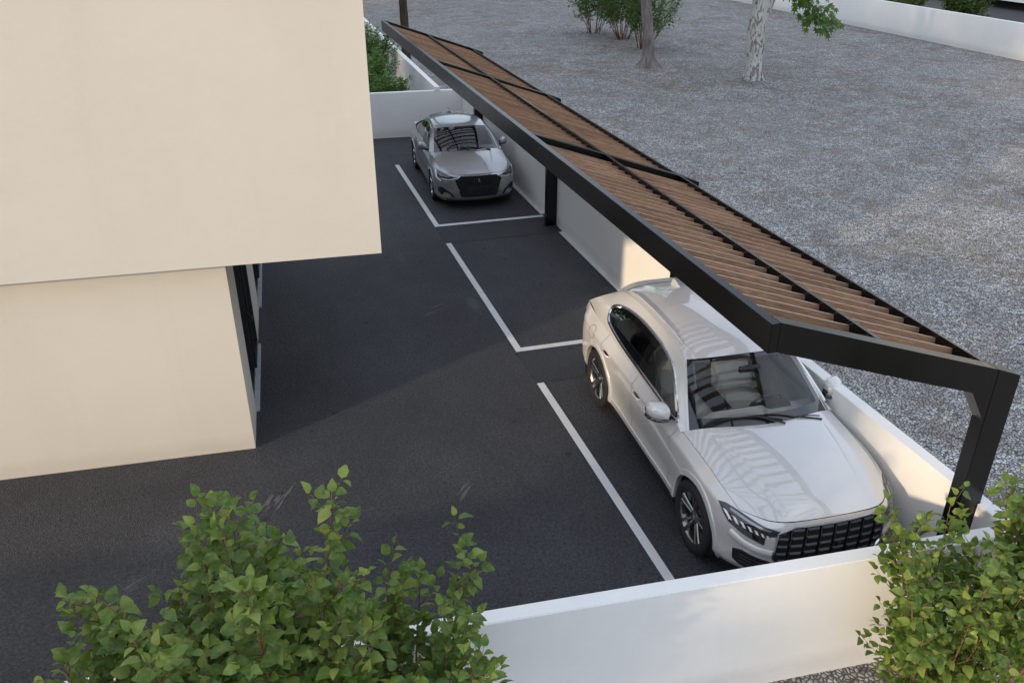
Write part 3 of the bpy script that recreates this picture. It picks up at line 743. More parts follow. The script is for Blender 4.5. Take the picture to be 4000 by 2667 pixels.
    # ---- arch lips, liners, wheels
    for sgn in (1, -1):
        for a in axl:
            am = MB(); G = []
            for th in np.linspace(-8, 188, 50):
                c, s = math.cos(R(th)), math.sin(R(th)); rowp = []
                base = []
                for rr, off in ((ARC - .004, -.05), (ARC - .006, .008), (ARC + .020, .013), (ARC + S['lip'], .011), (ARC + S['lip'] + .006, -.004)):
                    x, z = a + c * rr, WR + s * rr
                    p, n_ = pj(a + c * max(rr, ARC + .012), max(.27, WR + s * max(rr, ARC + .012)), 'y', 0, sgn); rowp.append((x, p.y + sgn * off, z))
                G.append(rowp)
            am.grid(np.array(G)); am.obj('wheel_arch', S['lip_mat'], car, smooth=40)
            lm = MB(); yo = abs(pj(a, WR + ARC + .03, 'y', 0, sgn)[0].y) - .012; GG = []
            for th in np.linspace(-20, 200, 40): GG.append([(a + math.cos(R(th)) * (ARC + .004), sgn * y, WR + math.sin(R(th)) * (ARC + .004)) for y in (yo, .52)])
            lm.grid(np.array(GG)); n = len(lm.v); lm.add([(a + math.cos(R(th)) * (ARC + .004), sgn * .52, WR + math.sin(R(th)) * (ARC + .004)) for th in np.linspace(-20, 200, 24)], [tuple(range(24))]); lm.obj('wheel_liner', 'dark_void', car, smooth=40)
            wheel(car, S, (a, sgn * S['track'], WR), sgn, S.get('steer', 0) if a == 0 else 0)
    um = MB(); um.box(xR + .15, xF - .05, -S['ry'][0][4] + .12, S['ry'][0][4] - .12, S['rz'][0][4] - .03, S['rz'][0][4] + .05); um.obj('underbody', 'dark_void', car)
    # ---- mirrors
    for sgn in (1, -1):
        mx, my, mz = S['mirror']; mm = MB(); G = []
        prof = [(0, .55), (.12, .9), (.4, 1.), (.75, .92), (.95, .55), (1., .2)]
        L_, Hh, Dp = S['mirror_s']
        for k, f in prof:
            ring = []
            for q_ in range(16):
                th = 2 * math.pi * q_ / 16; c, s = math.cos(th), math.sin(th)
                ring.append((mx + Dp * f * (abs(c)**.8 * math.copysign(1, c)) * (1. if c > 0 else .55) + .03 * (1 - k) - .05 * k, sgn * (my + L_ * k), mz + Hh * f * abs(s)**.8 * math.copysign(1, s) * .5 + .015 * k))
            G.append(ring + [ring[0]])
        mm.grid(np.array(G)); mo = mm.obj('mirror', PA, car, smooth=70)
        b2 = MB(); b2.grid(np.array([[(p[0] * 1.0, p[1], (mz - Hh * .36) + (p[2] - mz) * .42) for p in ring] for ring in G])); b2.obj('mirror_base', 'gloss_black', mo, smooth=70)
        ar = MB(); ar.tube([(mx - .01, sgn * (my + .06), mz - Hh * .45), (mx + .0, sgn * (my - .03), mz - Hh * .62), (mx + .0, sgn * (my - .13), mz - Hh * .7)], [.03, .026, .03], 8); ar.obj('mirror_arm', 'black_plastic', mo, smooth=60)
    S['details'](car, S, pj, patch, ribbon, rnd, MB, rows, side)
    # ---- interior
    f = MB(); f.box(S['seats'][2] - .45, S['dash_x'] + .5, -.70, .70, .34, .37); f.obj('cabin_floor', 'interior_dark', car)
    dx, dz = S['dash_x'], S['dash_z']; da = MB(); G = []
    for y in np.linspace(-S['dash_w'], S['dash_w'], 30):
        sweep = .16 * (1 - (y / S['dash_w'])**2)
        G.append([(dx + .46 + sweep, y, dz - .045), (dx + .30, y, dz - .008), (dx + .10, y, dz + .012), (dx + .01, y, dz), (dx - .03, y, dz - .05), (dx + .03, y, dz - .16), (dx + .05, y, dz - .40)])
    da.grid(np.array(G)); da.obj('dashboard', S['dash_mat'], car, smooth=35)
    ds = MB(); ds.box(dx - .06, dx - .03, -.16, .16, dz - .20, dz - .03, .008); ds.obj('screen', 'gloss_black', car, smooth=40)
    bn = MB(); bn.box(dx - .05, dx + .12, .22, .52, dz - .05, dz + .035, .03); bn.obj('instrument_hood', 'interior_dark', car, smooth=40)
    sw = MB(); ax = Vector((-.88, 0, .47)).normalized(); cW = Vector((dx - .17, .37, dz - .10)); e1 = Vector((0, 1, 0)); e2 = ax.cross(e1)
    ring = [cW + (e1 * math.cos(t_) + e2 * math.sin(t_)) * .185 for t_ in np.linspace(0, 2 * math.pi, 33)]
    sw.tube(ring, .016, 8, False); sw.tube([cW + ax * -.03, cW + ax * .015], [.07, .06], 12)
    for t_ in (0, math.pi, 1.5 * math.pi): sw.tube([cW, cW + (e1 * math.cos(t_) + e2 * math.sin(t_)) * .18], [.03, .018], 6)
    sw.tube([cW + ax * -.02, cW + ax * -.25], .04, 8); sw.obj('steering_wheel', 'interior_grey', car, smooth=50)
    sx1, sz, sx2 = S['seats'][0], S['seats'][1], S['seats'][2]
    for (sx, ys, wd) in ((sx1, (-.37, .37), .27), (sx2, (-.40, .0, .40), .22)):
        for y in ys:
            st_ = MB(); st_.box(sx - .02, sx + .50, y - wd, y + wd, sz - .14, sz, .05)
            bk = bmesh.new(); bmesh.ops.create_cube(bk, size=1)
            for v in bk.verts: v.co = (v.co.x * .13, v.co.y * 2 * wd * (1 if v.co.z < 0 else .88), v.co.z * .62)
            bmesh.ops.bevel(bk, geom=bk.edges[:], offset=.045, segments=3, affect='EDGES'); bmesh.ops.transform(bk, matrix=Matrix.Translation((sx - .14, y, sz + .27)) @ Matrix.Rotation(R(-20), 4, 'Y'), verts=bk.verts); st_.bm(bk)
            hb = bmesh.new(); bmesh.ops.create_cube(hb, size=1)
            for v in hb.verts: v.co = (v.co.x * .10, v.co.y * .27, v.co.z * .19)
            bmesh.ops.bevel(hb, geom=hb.edges[:], offset=.035, segments=3, affect='EDGES'); bmesh.ops.transform(hb, matrix=Matrix.Translation((sx - .27, y, sz + .66)) @ Matrix.Rotation(R(-14), 4, 'Y'), verts=hb.verts); st_.bm(hb)
            st_.tube([(sx - .22, y - .05, sz + .5), (sx - .26, y - .05, sz + .62)], .008, 6); st_.tube([(sx - .22, y + .05, sz + .5), (sx - .26, y + .05, sz + .62)], .008, 6)
            st_.obj('seat', S['seat_mat'], car, smooth=50)
    cn_ = MB(); cn_.box(sx1 - .1, dx + .08, -.10, .10, .36, sz + .06, .03); cn_.obj('console', 'interior_dark', car, smooth=40)
    wc = ws_t[-1][0]; rm = MB(); rm.box(wc[0] + .12, wc[0] + .17, -.12, .12, wc[2] - .15, wc[2] - .08, .012); rm.tube([(wc[0] + .15, 0, wc[2] - .09), (wc[0] + .14, 0, wc[2] - .02)], .02, 8); rm.obj('rear_view_mirror', 'interior_dark', car, smooth=40)
    return car

def wheel(car, S, c, sgn, steer):
    w = empty('wheel', c, R(steer), car); w.scale = (S.get('wk', 1), 1, 1); r = S['wheel_r']; W_ = S['wheel_w'] / 2; rr = S['rim_r']
    t = MB(); t.lathe([(rr - .012, -W_ + .02), (rr + .01, -W_ + .004), (r - .05, -W_ - .004), (r - .014, -W_ + .012), (r, -W_ + .04), (r, W_ - .04), (r - .014, W_ - .012), (r - .05, W_ + .004), (rr + .01, W_ - .004), (rr - .012, W_ - .02)], 64)
    for k in range(4):                                          # tread grooves as dark rings
        y = (-.6 + .4 * k) * W_; t.lathe([(r + .0015, y - .006), (r - .004, y), (r + .0015, y + .006)], 64)
    for k in range(60):
        a = 2 * math.pi * k / 60
        for y0, y1 in ((W_ - .05, W_ - .012), (-W_ + .012, -W_ + .05)):
            t.add([((r + dr) * math.cos(a + da), y, (r + dr) * math.sin(a + da)) for (dr, da, y) in ((.002, -.012, y0), (.002, .012, y0), (-.010, .012, y1 if y1 > 0 else y0), (-.010, -.012, y1 if y1 > 0 else y0))], [(0, 1, 2, 3)])
    t.obj('tyre', 'rubber', w, smooth=40)
    face = W_ - .012; rim = MB()
    rim.lathe([(rr - .006, -W_ + .03), (rr - .03, -W_ + .06), (rr - .035, face - .07), (rr - .012, face - .02), (rr + .006, face - .002), (rr + .010, face - .012)], 64)
    rim.v = [(x, y * sgn, z) for x, y, z in rim.v]; ro = rim.obj('rim', S['rim_mat'], w, smooth=35)
    br = MB(); br.lathe([(.0, face - .16), (rr * .68, face - .16), (rr * .68, face - .135), (.0, face - .135)], 40); br.v = [(x, y * sgn, z) for x, y, z in br.v]; br.obj('brake_disc', 'disc', w, smooth=40)
    bk = MB(); bk.lathe([(.0, face - .19), (rr - .03, face - .19), (rr - .03, face - .185), (0, face - .185)], 40); bk.v = [(x, y * sgn, z) for x, y, z in bk.v]; bk.obj('wheel_back', 'dark_void', w)
    n = S['spokes']
    for k in range(n):
        for side_ in ((-1, 1) if S['twin'] else (0,)):
            a = 2 * math.pi * (k + .25) / n; sp = MB(); edge = MB()
            ax = Vector((math.cos(a), 0, math.sin(a))); tx = Vector((-math.sin(a), 0, math.cos(a))); st = S['spoke']
            # (radius, lateral offset, half width, face depth)
            prof = [(.045, side_ * st[0], st[1] * .9, face - .045), (rr * .45, side_ * (st[0] + st[2] * .35), st[1], face - .030), (rr * .8, side_ * (st[0] + st[2] * .8), st[1] * 1.15, face - .014), (rr - .006, side_ * (st[0] + st[2]), st[1] * 1.5, face - .008)]
            V = []; F = []
            for (q, lo, hw, dp) in prof:
                p = ax * q + tx * lo; V += [p - tx * hw + Vector((0, dp - .012, 0)), p - tx * hw * .55 + Vector((0, dp, 0)), p + tx * hw * .55 + Vector((0, dp, 0)), p + tx * hw + Vector((0, dp - .012, 0)), p + tx * hw * .8 + Vector((0, dp - .05, 0)), p - tx * hw * .8 + Vector((0, dp - .05, 0))]
            for i in range(3):
                for j in range(6): F.append((i * 6 + j, i * 6 + (j + 1) % 6, (i + 1) * 6 + (j + 1) % 6, (i + 1) * 6 + j))
            sp.add([(v.x, v.y * sgn, v.z) for v in V], F); s_ = sp.obj('spoke', S['rim_mat'], w, smooth=30)
            if S['twin']:
                V2 = [V[i * 6 + (1 if side_ > 0 else 2)] * 1 for i in range(4)]; V3 = [v + tx * (.010 * side_) * -1 for v in V2]
                edge.add([((v + Vector((0, .0012, 0))).x, (v.y + .0012) * sgn, v.z) for v in V2 + V3], [(i, i + 1, i + 5, i + 4) for i in range(3)]); edge.obj('spoke_edge', 'rim_bright', w)
        if S['twin']:                                           # blade between the spoke pairs, tucked to the rim
            a = 2 * math.pi * (k + .75) / n; ax = Vector((math.cos(a), 0, math.sin(a))); tx = Vector((-math.sin(a), 0, math.cos(a)))
            bl = MB(); V = []
            for q, hw in ((rr * .62, .018), (rr * .82, .050), (rr - .008, .062)):
                for s2 in (-1, 1): V.append(ax * q + tx * hw * s2 + Vector((0, face - .03, 0)))
            bl.add([(v.x, v.y * sgn, v.z) for v in V] + [(v.x, (v.y - .02) * sgn, v.z) for v in V], [(0, 1, 3, 2), (2, 3, 5, 4), (6, 8, 9, 7), (8, 10, 11, 9), (0, 2, 8, 6), (1, 7, 9, 3), (2, 4, 10, 8), (3, 9, 11, 5), (0, 6, 7, 1)]); bl.obj('spoke', S['rim_mat'], w)
    hb = MB(); hb.lathe([(.075, face - .06), (.070, face - .040), (.036, face - .034), (.034, face - .026), (.0, face - .026)], 28); hb.v = [(x, y * sgn, z) for x, y, z in hb.v]; hb.obj('hub', S['rim_mat'], w, smooth=35)
    cp_ = MB(); cp_.lathe([(.030, face - .024), (.026, face - .022)], 24); cp_.v = [(x, y * sgn, z) for x, y, z in cp_.v]
    for a in (90, 210, 330): cp_.tube([(0, sgn * (face - .023), 0), (.026 * math.cos(R(a)), sgn * (face - .023), .026 * math.sin(R(a)))], .002, 4)
    cp_.obj('hub_cap', 'chrome', w)

# ---------------------------------------------------------------- SUV
XS = [.58, .35, 0, -.40, -.75, -1.2, -1.8, -2.4, -2.72, -2.995, -3.40, -3.75, -3.92]
suv = dict(paint='paint_pearl', wheel_r=.392, arch_r=.452, wb=2.995, wheel_w=.285, rim_r=.285, track=.842, spokes=5, twin=True, spoke=(.022, .0145, .030), rim_mat='rim_dark',
  X=XS, vcrease=(1, 4), door_v=1.25, doors=(-.66, -1.80, -2.86), steer=0,
  ry=[[.85, .91, .95, .93, .925, .925, .925, .925, .935, .95, .92, .87, .78], [.895, .965, .998, .968, .955, .952, .952, .955, .985, .998, .975, .925, .84], [.905, .968, .998, .962, .945, .940, .940, .945, .980, .998, .978, .93, .85],
      [.905, .955, .986, .975, .970, .968, .968, .972, .986, .992, .975, .93, .855], [.880, .922, .955, .966, .972, .975, .975, .978, .984, .980, .960, .912, .845], [.785, .828, .850, .868, .880, .884, .884, .882, .876, .870, .856, .83, .79]],
  rz=[[.25, .25, .25, .24, .24, .24, .24, .24, .25, .27, .30, .34, .37], [.36, .36, .36, .33, .33, .33, .33, .33, .35, .37, .40, .46, .50], [.53, .55, .56, .52, .50, .50, .50, .50, .54, .57, .59, .62, .64],
      [.70, .74, .79, .77, .75, .75, .75, .76, .80, .83, .82, .81, .81], [.835, .895, .945, .965, .97, .97, .975, .98, .99, .99, .985, .975, .965], [.905, .975, 1.03, 1.06, 1.07, 1.075, 1.08, 1.09, 1.10, 1.105, 1.115, 1.12, 1.11]],
  fy=([0, .3, .5, .66, .80, .92, 1.], [0, .02, .065, .16, .37, .72, 1.]), hood_pow=4.2, fcols=[0, .3, .5, .66, .80, .92, 1.], fx=[.86, .95, .975, .982, .975, .950], fz=[.24, .32, .50, .70, .865, .955], fcrease=(1,),
  hood_t=[0, .1, .3, .6, 1.], hood_c=[(.950, .955), (.84, .995), (.58, 1.045), (.18, 1.110), (-.35, 1.172)], hood_bump=(.44, .62, .020),
  cowl_corner=(-.575, .89, 1.066), tumble=.045,
  gl=[(-.575, (-.56, .838, 1.085)), (-.86, (-.80, .765, 1.28)), (-1.2, (-1.185, .633, 1.585)), (-1.8, (-1.75, .618, 1.648)), (-2.4, (-2.3, .612, 1.652)), (-2.95, (-2.8, .608, 1.612)), (-3.4, (-3.15, .605, 1.54)), (-3.92, (-3.36, .60, 1.46))],
  dlo=[(-.69, 1.105), (-.76, 1.165), (-.90, 1.265), (-1.05, 1.365), (-1.25, 1.468), (-1.6, 1.538), (-2.0, 1.556), (-2.4, 1.545), (-2.75, 1.50), (-2.95, 1.45), (-3.06, 1.405), (-3.11, 1.36), (-3.06, 1.25), (-2.96, 1.20), (-2.4, 1.152), (-1.6, 1.132)],
  bpillar=(-1.72, -1.88), cpillar=(-2.80, -2.825), trim_w=.042, trim_mat='chrome', lip=.055, lip_mat='paint_pearl',
  ws=[((-.33, 0, 1.155), (-.565, .835, 1.078)), ((-.57, 0, 1.335), (-.78, .770, 1.262)), ((-.81, 0, 1.51), (-.985, .70, 1.435)), ((-1.04, 0, 1.655), (-1.185, .633, 1.585))],
  roof=[((-1.04, 0, 1.655), (-1.185, .633, 1.585)), ((-1.4, 0, 1.70), (-1.45, .628, 1.626)), ((-1.8, 0, 1.718), (-1.78, .618, 1.65)), ((-2.3, 0, 1.718), (-2.3, .612, 1.652)), ((-2.8, 0, 1.682), (-2.8, .608, 1.612)), ((-3.15, 0, 1.622), (-3.15, .605, 1.54)), ((-3.42, 0, 1.555), (-3.36, .60, 1.46))],
  rear=[((-3.42, 0, 1.553), (-3.36, .60, 1.458)), ((-3.40, 0, 1.49), (-3.42, .63, 1.40)), ((-3.70, 0, 1.28), (-3.66, .72, 1.25)), ((-3.93, 0, 1.115), (-3.92, .79, 1.11))], rear_glass=(.36, .95, .86),
  tail=[(-3.96, 1.115), (-4.00, 1.00), (-4.02, .85), (-4.05, .68), (-4.05, .50), (-3.95, .36)],
  handles=[(-1.62, .925), (-2.66, .945)], wipers=[((-.37, .16), (-.50, -.50)), ((-.37, .60), (-.43, .02))],
  mirror=(-.86, .945, 1.19), mirror_s=(.225, .20, .13), trim='interior_light', seat_mat='interior_light', dash_mat='interior_light', dash_x=-.88, dash_z=1.06, dash_w=.78, seats=(-1.80, .74, -2.60))
def suv_details(car, S, pj, patch, ribbon, rnd, MB, rows, side):
    mir = lambda p: [(-a, b) for a, b in p][::-1]
    # grille: dark octagon with upright bars, short slats and a bright frame
    oct_ = [(-.40, .905), (.40, .905), (.555, .845), (.575, .56), (.43, .375), (-.43, .375), (-.575, .56), (-.555, .845)]
    gr = empty('grille', (0, 0, 0), 0, car)
    m = MB(); patch(m, oct_, 'x', .004, 1, .04); m.obj('grille_back', 'dark_void', gr, smooth=60)
    m = MB(); ribbon(m, oct_, 'x', .020, .020, 1, True, .02, .016); m.obj('grille_frame', 'chrome', gr, smooth=50)
    bars = [-.445, -.297, -.148, 0, .148, .297, .445]
    def zlim(y):
        y = abs(y); zt_ = .905 if y < .40 else .905 - (y - .40) / .155 * .06; zb = .375 if y < .43 else .375 + (y - .43) / .145 * .185; return zb + .012, zt_ - .012
    for y in bars[::1]:
        b, t_ = zlim(y); m = MB(); P = []
        for z in np.linspace(b, t_, 8):
            p, n = pj(y, z, 'x', 0); P.append([(p.x + .006, y - .006, z), (p.x + .028, y - .004, z), (p.x + .028, y + .004, z), (p.x + .006, y + .006, z)])
        m.grid(np.array(P)); m.obj('grille_bar', 'dark_chrome', gr, smooth=30)
    for i in range(len(bars) + 1):
        ya = -.565 if i == 0 else bars[i - 1]; yb = .565 if i == len(bars) else bars[i]
        for k, z in enumerate(np.linspace(.43, .875, 6)):
            a, b = ya + .011, yb - .011
            while a < b and not (zlim(a)[0] < z < zlim(a)[1]): a += .01
            while b > a and not (zlim(b)[0] < z < zlim(b)[1]): b -= .01
            if b - a < .03: continue
            m = MB(); pa = pj(a, z, 'x')[0].x; pb = pj(b, z, 'x')[0].x; q = .014
            m.add([(pa + .004, a, z + .012), (pb + .004, b, z + .012), (pb + .022, b - q, z), (pa + .022, a + q, z), (pa + .004, a, z - .014), (pb + .004, b, z - .014), (pb + .022, b - q, z - .010), (pa + .022, a + q, z - .010)],
                  [(0, 1, 2, 3), (3, 2, 6, 7), (7, 6, 5, 4), (0, 3, 7, 4), (1, 5, 6, 2)]); m.obj('grille_slat', 'grille_grey', gr)
    m = MB(); p = pj(0.05, .69, 'x')[0]; m.lathe([(.0, .030), (.016, .030), (.022, .022), (.024, .004)], 20, 'x', (p.x, .074, .66)); m.obj('front_camera', 'black_plastic', gr, smooth=40)
    m = MB(); ribbon(m, [(-.30, .36), (.30, .36)], 'x', .05, .012, 1, False); m.obj('lower_strip', 'black_plastic', gr)
    for sgn in (1, -1):
        f = (lambda p: p) if sgn > 0 else mir
        h = empty('headlight', (0, 0, 0), 0, car)
        hl = f([(.475, .845), (.60, .872), (.74, .892), (.86, .905), (.905, .895), (.90, .855), (.885, .80), (.80, .745), (.66, .700), (.655, .790), (.58, .805)])
        m = MB(); patch(m, hl, 'x', .004, 1, .022); m.obj('lamp_housing', 'gloss_black', h, smooth=60)
        m = MB(); ribbon(m, hl, 'x', .010, .010, 1, True, .02); m.obj('lamp_edge', 'dark_chrome', h, smooth=50)
        m = MB()
        for k in range(8):                                     # row of slanted daytime light bars
            y = .895 - k * .041; z = .868 - k * .0095; hh = .046 - k * .002; sh = .012
            patch(m, f([(y, z), (y - .019, z - .004), (y - .019 - sh, z - hh - .002), (y - sh, z - hh + .004)]), 'x', .010, 1, .02)
        m.obj('light_bar', 'lamp_white', h)
        m = MB(); patch(m, f([(.60, .862), (.84, .893), (.85, .878), (.62, .845)]), 'x', .009, 1, .03); m.obj('lamp_reflector', 'lamp_bezel', h, smooth=50)
        m = MB(); patch(m, f([(.87, .80), (.80, .757), (.74, .74), (.745, .785), (.86, .822)]), 'x', .009, 1, .02); m.obj('lamp_reflector', 'lamp_bezel', h, smooth=50)
        # air intake
        it = empty('air_intake', (0, 0, 0), 0, car)
        poly = f([(.46, .385), (.60, .50), (.80, .545), (.845, .525), (.835, .415), (.79, .375), (.62, .335), (.50, .335)])
        m = MB(); patch(m, poly, 'x', .004, 1, .03); m.obj('intake_back', 'dark_void', it, smooth=60)
        m = MB(); ribbon(m, poly, 'x', .014, .012, 1, True, .02, .012); m.obj('intake_rim', 'black_plastic', it, smooth=50)
        for z in (.40, .44, .48):
            m = MB(); ribbon(m, f([(.60, z - .02), (.80, z + .02)]), 'x', .012, .014, 1, False, .03, .012); m.obj('intake_slat', 'grille_grey', it)
        for y in (.66, .73):
            m = MB(); ribbon(m, f([(y, .37), (y, .50)]), 'x', .010, .016, 1, False, .03, .012); m.obj('intake_bar', 'grille_grey', it)
        # blade that separates lamp and intake
        m = MB(); ribbon(m, f([(.585, .60), (.70, .615), (.80, .64), (.88, .70)]), 'x', .085, .022, 1, False, .02, .022); m.obj('bumper_blade', S['paint'], car, smooth=60)
        m = MB(); ribbon(m, f([(.40, .265), (.60, .27), (.80, .275), (.88, .285)]), 'x', .075, .012, 1, False, .03); m.obj('bumper_lip', 'black_plastic', car, smooth=60)
        # side: sill strip, fuel flap, rear lamp, body crease
        m = MB(); ribbon(m, [(-.48, .275), (-2.50, .275)], 'y', .085, .012, sgn, False, .05, .010); m.obj('sill_strip', 'black_plastic', car, smooth=60)
        m = MB(); ribbon(m, [(-.52, .385), (-1.2, .372), (-2.46, .385)], 'y', .030, .010, sgn, False, .05, .010); m.obj('sill_moulding', S['paint'], car, smooth=60)
        m = MB(); patch(m, [(-3.80, 1.0), (-3.93, 1.0), (-3.93, .90), (-3.84, .90)], 'y', .006, sgn, .03); m.obj('tail_light', 'lamp_red', car, smooth=60)
        if sgn < 0:
            m = MB(); ribbon(m, rnd([(-3.17, 1.04), (-3.36, 1.045), (-3.36, .88), (-3.17, .88)]), 'y', .006, .0025, sgn, True, .015, .002); m.obj('fuel_flap', 'dark_chrome', car)
        m = MB(); G = []                                       # roof rail
        P = [pj(x, sgn * .565, 'z', .018 + (.014 if -2.8 < x < -1.6 else 0))[0] for x in np.linspace(-1.40, -3.05, 24)]; m.tube(P, [.008] + [.014] * 22 + [.008], 8); m.obj('roof_rail', S['paint'], car, smooth=60)
        m = MB(); p, n = pj(.80 * sgn, .57, 'x', .004); m.lathe([(.0, .004), (.010, .004), (.012, .0)], 14, 'x', p); m.obj('parking_sensor', S['paint'], car)
    m = MB(); ribbon(m, [(.58, .0), (.57, .12)], 'z', .001, .0, 1, False); 
    # shark fin
    m = MB(); fq = .42; zb = pj(-2.88, 0, 'z')[0].z; m.add([(-2.80, -.03, zb), (-2.80, .03, zb), (-3.00, .035, zb - .03), (-3.00, -.035, zb - .03), (-2.97, -.006, zb + .065), (-2.97, .006, zb + .065), (-3.00, .005, zb + .06), (-3.00, -.005, zb + .06)], [(0, 1, 5, 4), (1, 2, 6, 5), (2, 3, 7, 6), (3, 0, 4, 7), (4, 5, 6, 7)]); m.obj('antenna_fin', S['paint'], car)
    m = MB(); rp = [pj(-3.14, y, 'z', .003)[0] for y in np.linspace(-.56, .56, 20)]; m.tube(rp, .004, 5); m.obj('spoiler_seam', 'dark_chrome', car)
suv['details'] = suv_details
suv['wk'] = 1.05 / 1.03; suv['roof_pow'] = 3.6
SUV = build_car(suv, (5.0, 6.37, 0), R(-92.8), (1.03, 1.05, 1.05), 'pearl white sport utility vehicle under the near end of the carport', 'sport_utility_vehicle', 'car')
# ---------------------------------------------------------------- sedan
sed = dict(paint='paint_grey', wheel_r=.328, arch_r=.385, wb=2.647, wheel_w=.235, rim_r=.236, track=.832, spokes=10, twin=False, spoke=(0, .013, 0), rim_mat='rim_silver',
  X=[.62, .40, .05, -.30, -.60, -1.0, -1.5, -2.0, -2.35, -2.647, -3.0, -3.35, -3.52], vcrease=(1, 4), door_v=1.2, doors=(-.58, -1.56, -2.40),
  ry=[[.80, .87, .90, .90, .89, .89, .89, .89, .90, .90, .88, .82, .74], [.85, .925, .955, .935, .925, .922, .922, .925, .945, .955, .93, .875, .79], [.86, .93, .96, .935, .92, .917, .917, .92, .945, .96, .94, .885, .80],
      [.865, .93, .957, .948, .942, .94, .94, .944, .953, .957, .94, .89, .81], [.84, .90, .93, .932, .932, .932, .932, .934, .94, .938, .915, .865, .80], [.745, .80, .835, .855, .868, .872, .872, .870, .862, .848, .822, .785, .745]],
  rz=[[.17, .18, .18, .18, .18, .18, .18, .18, .18, .19, .21, .25, .29], [.27, .27, .28, .26, .25, .25, .25, .25, .27, .29, .32, .37, .40], [.42, .44, .46, .43, .42, .42, .42, .43, .46, .48, .50, .52, .54],
      [.58, .62, .66, .65, .64, .64, .645, .655, .68, .70, .69, .68, .68], [.70, .77, .81, .83, .84, .845, .855, .865, .875, .88, .88, .87, .86], [.77, .845, .905, .945, .955, .965, .975, .985, .995, 1.0, 1.01, 1.01, 1.0]],
  fy=([0, .3, .5, .66, .80, .92, 1.], [0, .04, .12, .25, .46, .77, 1.]), fcols=[0, .3, .5, .66, .80, .92, 1.], fx=[.87, .955, .985, .99, .965, .925], fz=[.15, .24, .40, .58, .71, .785], fcrease=(1,),
  hood_t=[0, .1, .3, .6, 1.], hood_c=[(.925, .785), (.84, .822), (.60, .885), (.25, .955), (-.22, 1.02)], hood_bump=(.36, .54, .014), cowl_corner=(-.45, .86, .95), tumble=.04,
  gl=[(-.45, (-.43, .80, .97)), (-.75, (-.70, .742, 1.14)), (-1.1, (-1.13, .645, 1.352)), (-1.55, (-1.55, .61, 1.40)), (-2.0, (-2.0, .60, 1.388)), (-2.45, (-2.40, .60, 1.335)), (-2.9, (-2.75, .625, 1.225)), (-3.15, (-3.13, .72, 1.04))],
  dlo=[(-.72, 1.0), (-.82, 1.09), (-1.0, 1.205), (-1.22, 1.30), (-1.5, 1.345), (-1.9, 1.345), (-2.25, 1.30), (-2.6, 1.20), (-2.82, 1.09), (-2.84, 1.045), (-2.7, 1.025), (-2.0, 1.01), (-1.4, .995)],
  bpillar=(-1.52, -1.62), cpillar=(-2.38, -2.41), trim_w=.022, trim_mat='gloss_black', lip=.03, lip_mat='paint_grey',
  ws=[((-.20, 0, 1.02), (-.43, .80, .965)), ((-.47, 0, 1.17), (-.66, .752, 1.115)), ((-.76, 0, 1.305), (-.90, .70, 1.255)), ((-1.0, 0, 1.395), (-1.13, .645, 1.352))],
  roof=[((-1.0, 0, 1.395), (-1.13, .645, 1.352)), ((-1.3, 0, 1.43), (-1.35, .625, 1.385)), ((-1.7, 0, 1.447), (-1.7, .605, 1.40)), ((-2.1, 0, 1.44), (-2.08, .60, 1.38)), ((-2.62, 0, 1.39), (-2.45, .602, 1.322))],
  rear=[((-2.62, 0, 1.39), (-2.45, .602, 1.322)), ((-2.85, 0, 1.27), (-2.72, .625, 1.23)), ((-3.1, 0, 1.12), (-3.02, .675, 1.09)), ((-3.2, 0, 1.06), (-3.15, .80, 1.01))], rear_glass=(.08, .90, .84),
  deck=[((-3.2, 0, 1.06), (-3.15, .80, 1.01)), ((-3.4, 0, 1.055), (-3.35, .785, 1.01)), ((-3.60, 0, 1.06), (-3.52, .745, 1.0))],
  tail=[(-3.60, 1.06), (-3.60, .95), (-3.62, .80), (-3.66, .62), (-3.66, .42), (-3.55, .28)],
  handles=[(-1.38, .855), (-2.22, .88)], wipers=[((-.24, .12), (-.36, -.48)), ((-.24, .55), (-.29, -.02))],
  mirror=(-.80, .905, 1.045), mirror_s=(.19, .155, .10), trim='interior_grey', seat_mat='interior_dark', dash_mat='interior_grey', dash_x=-.76, dash_z=.955, dash_w=.72, seats=(-1.55, .60, -2.25))
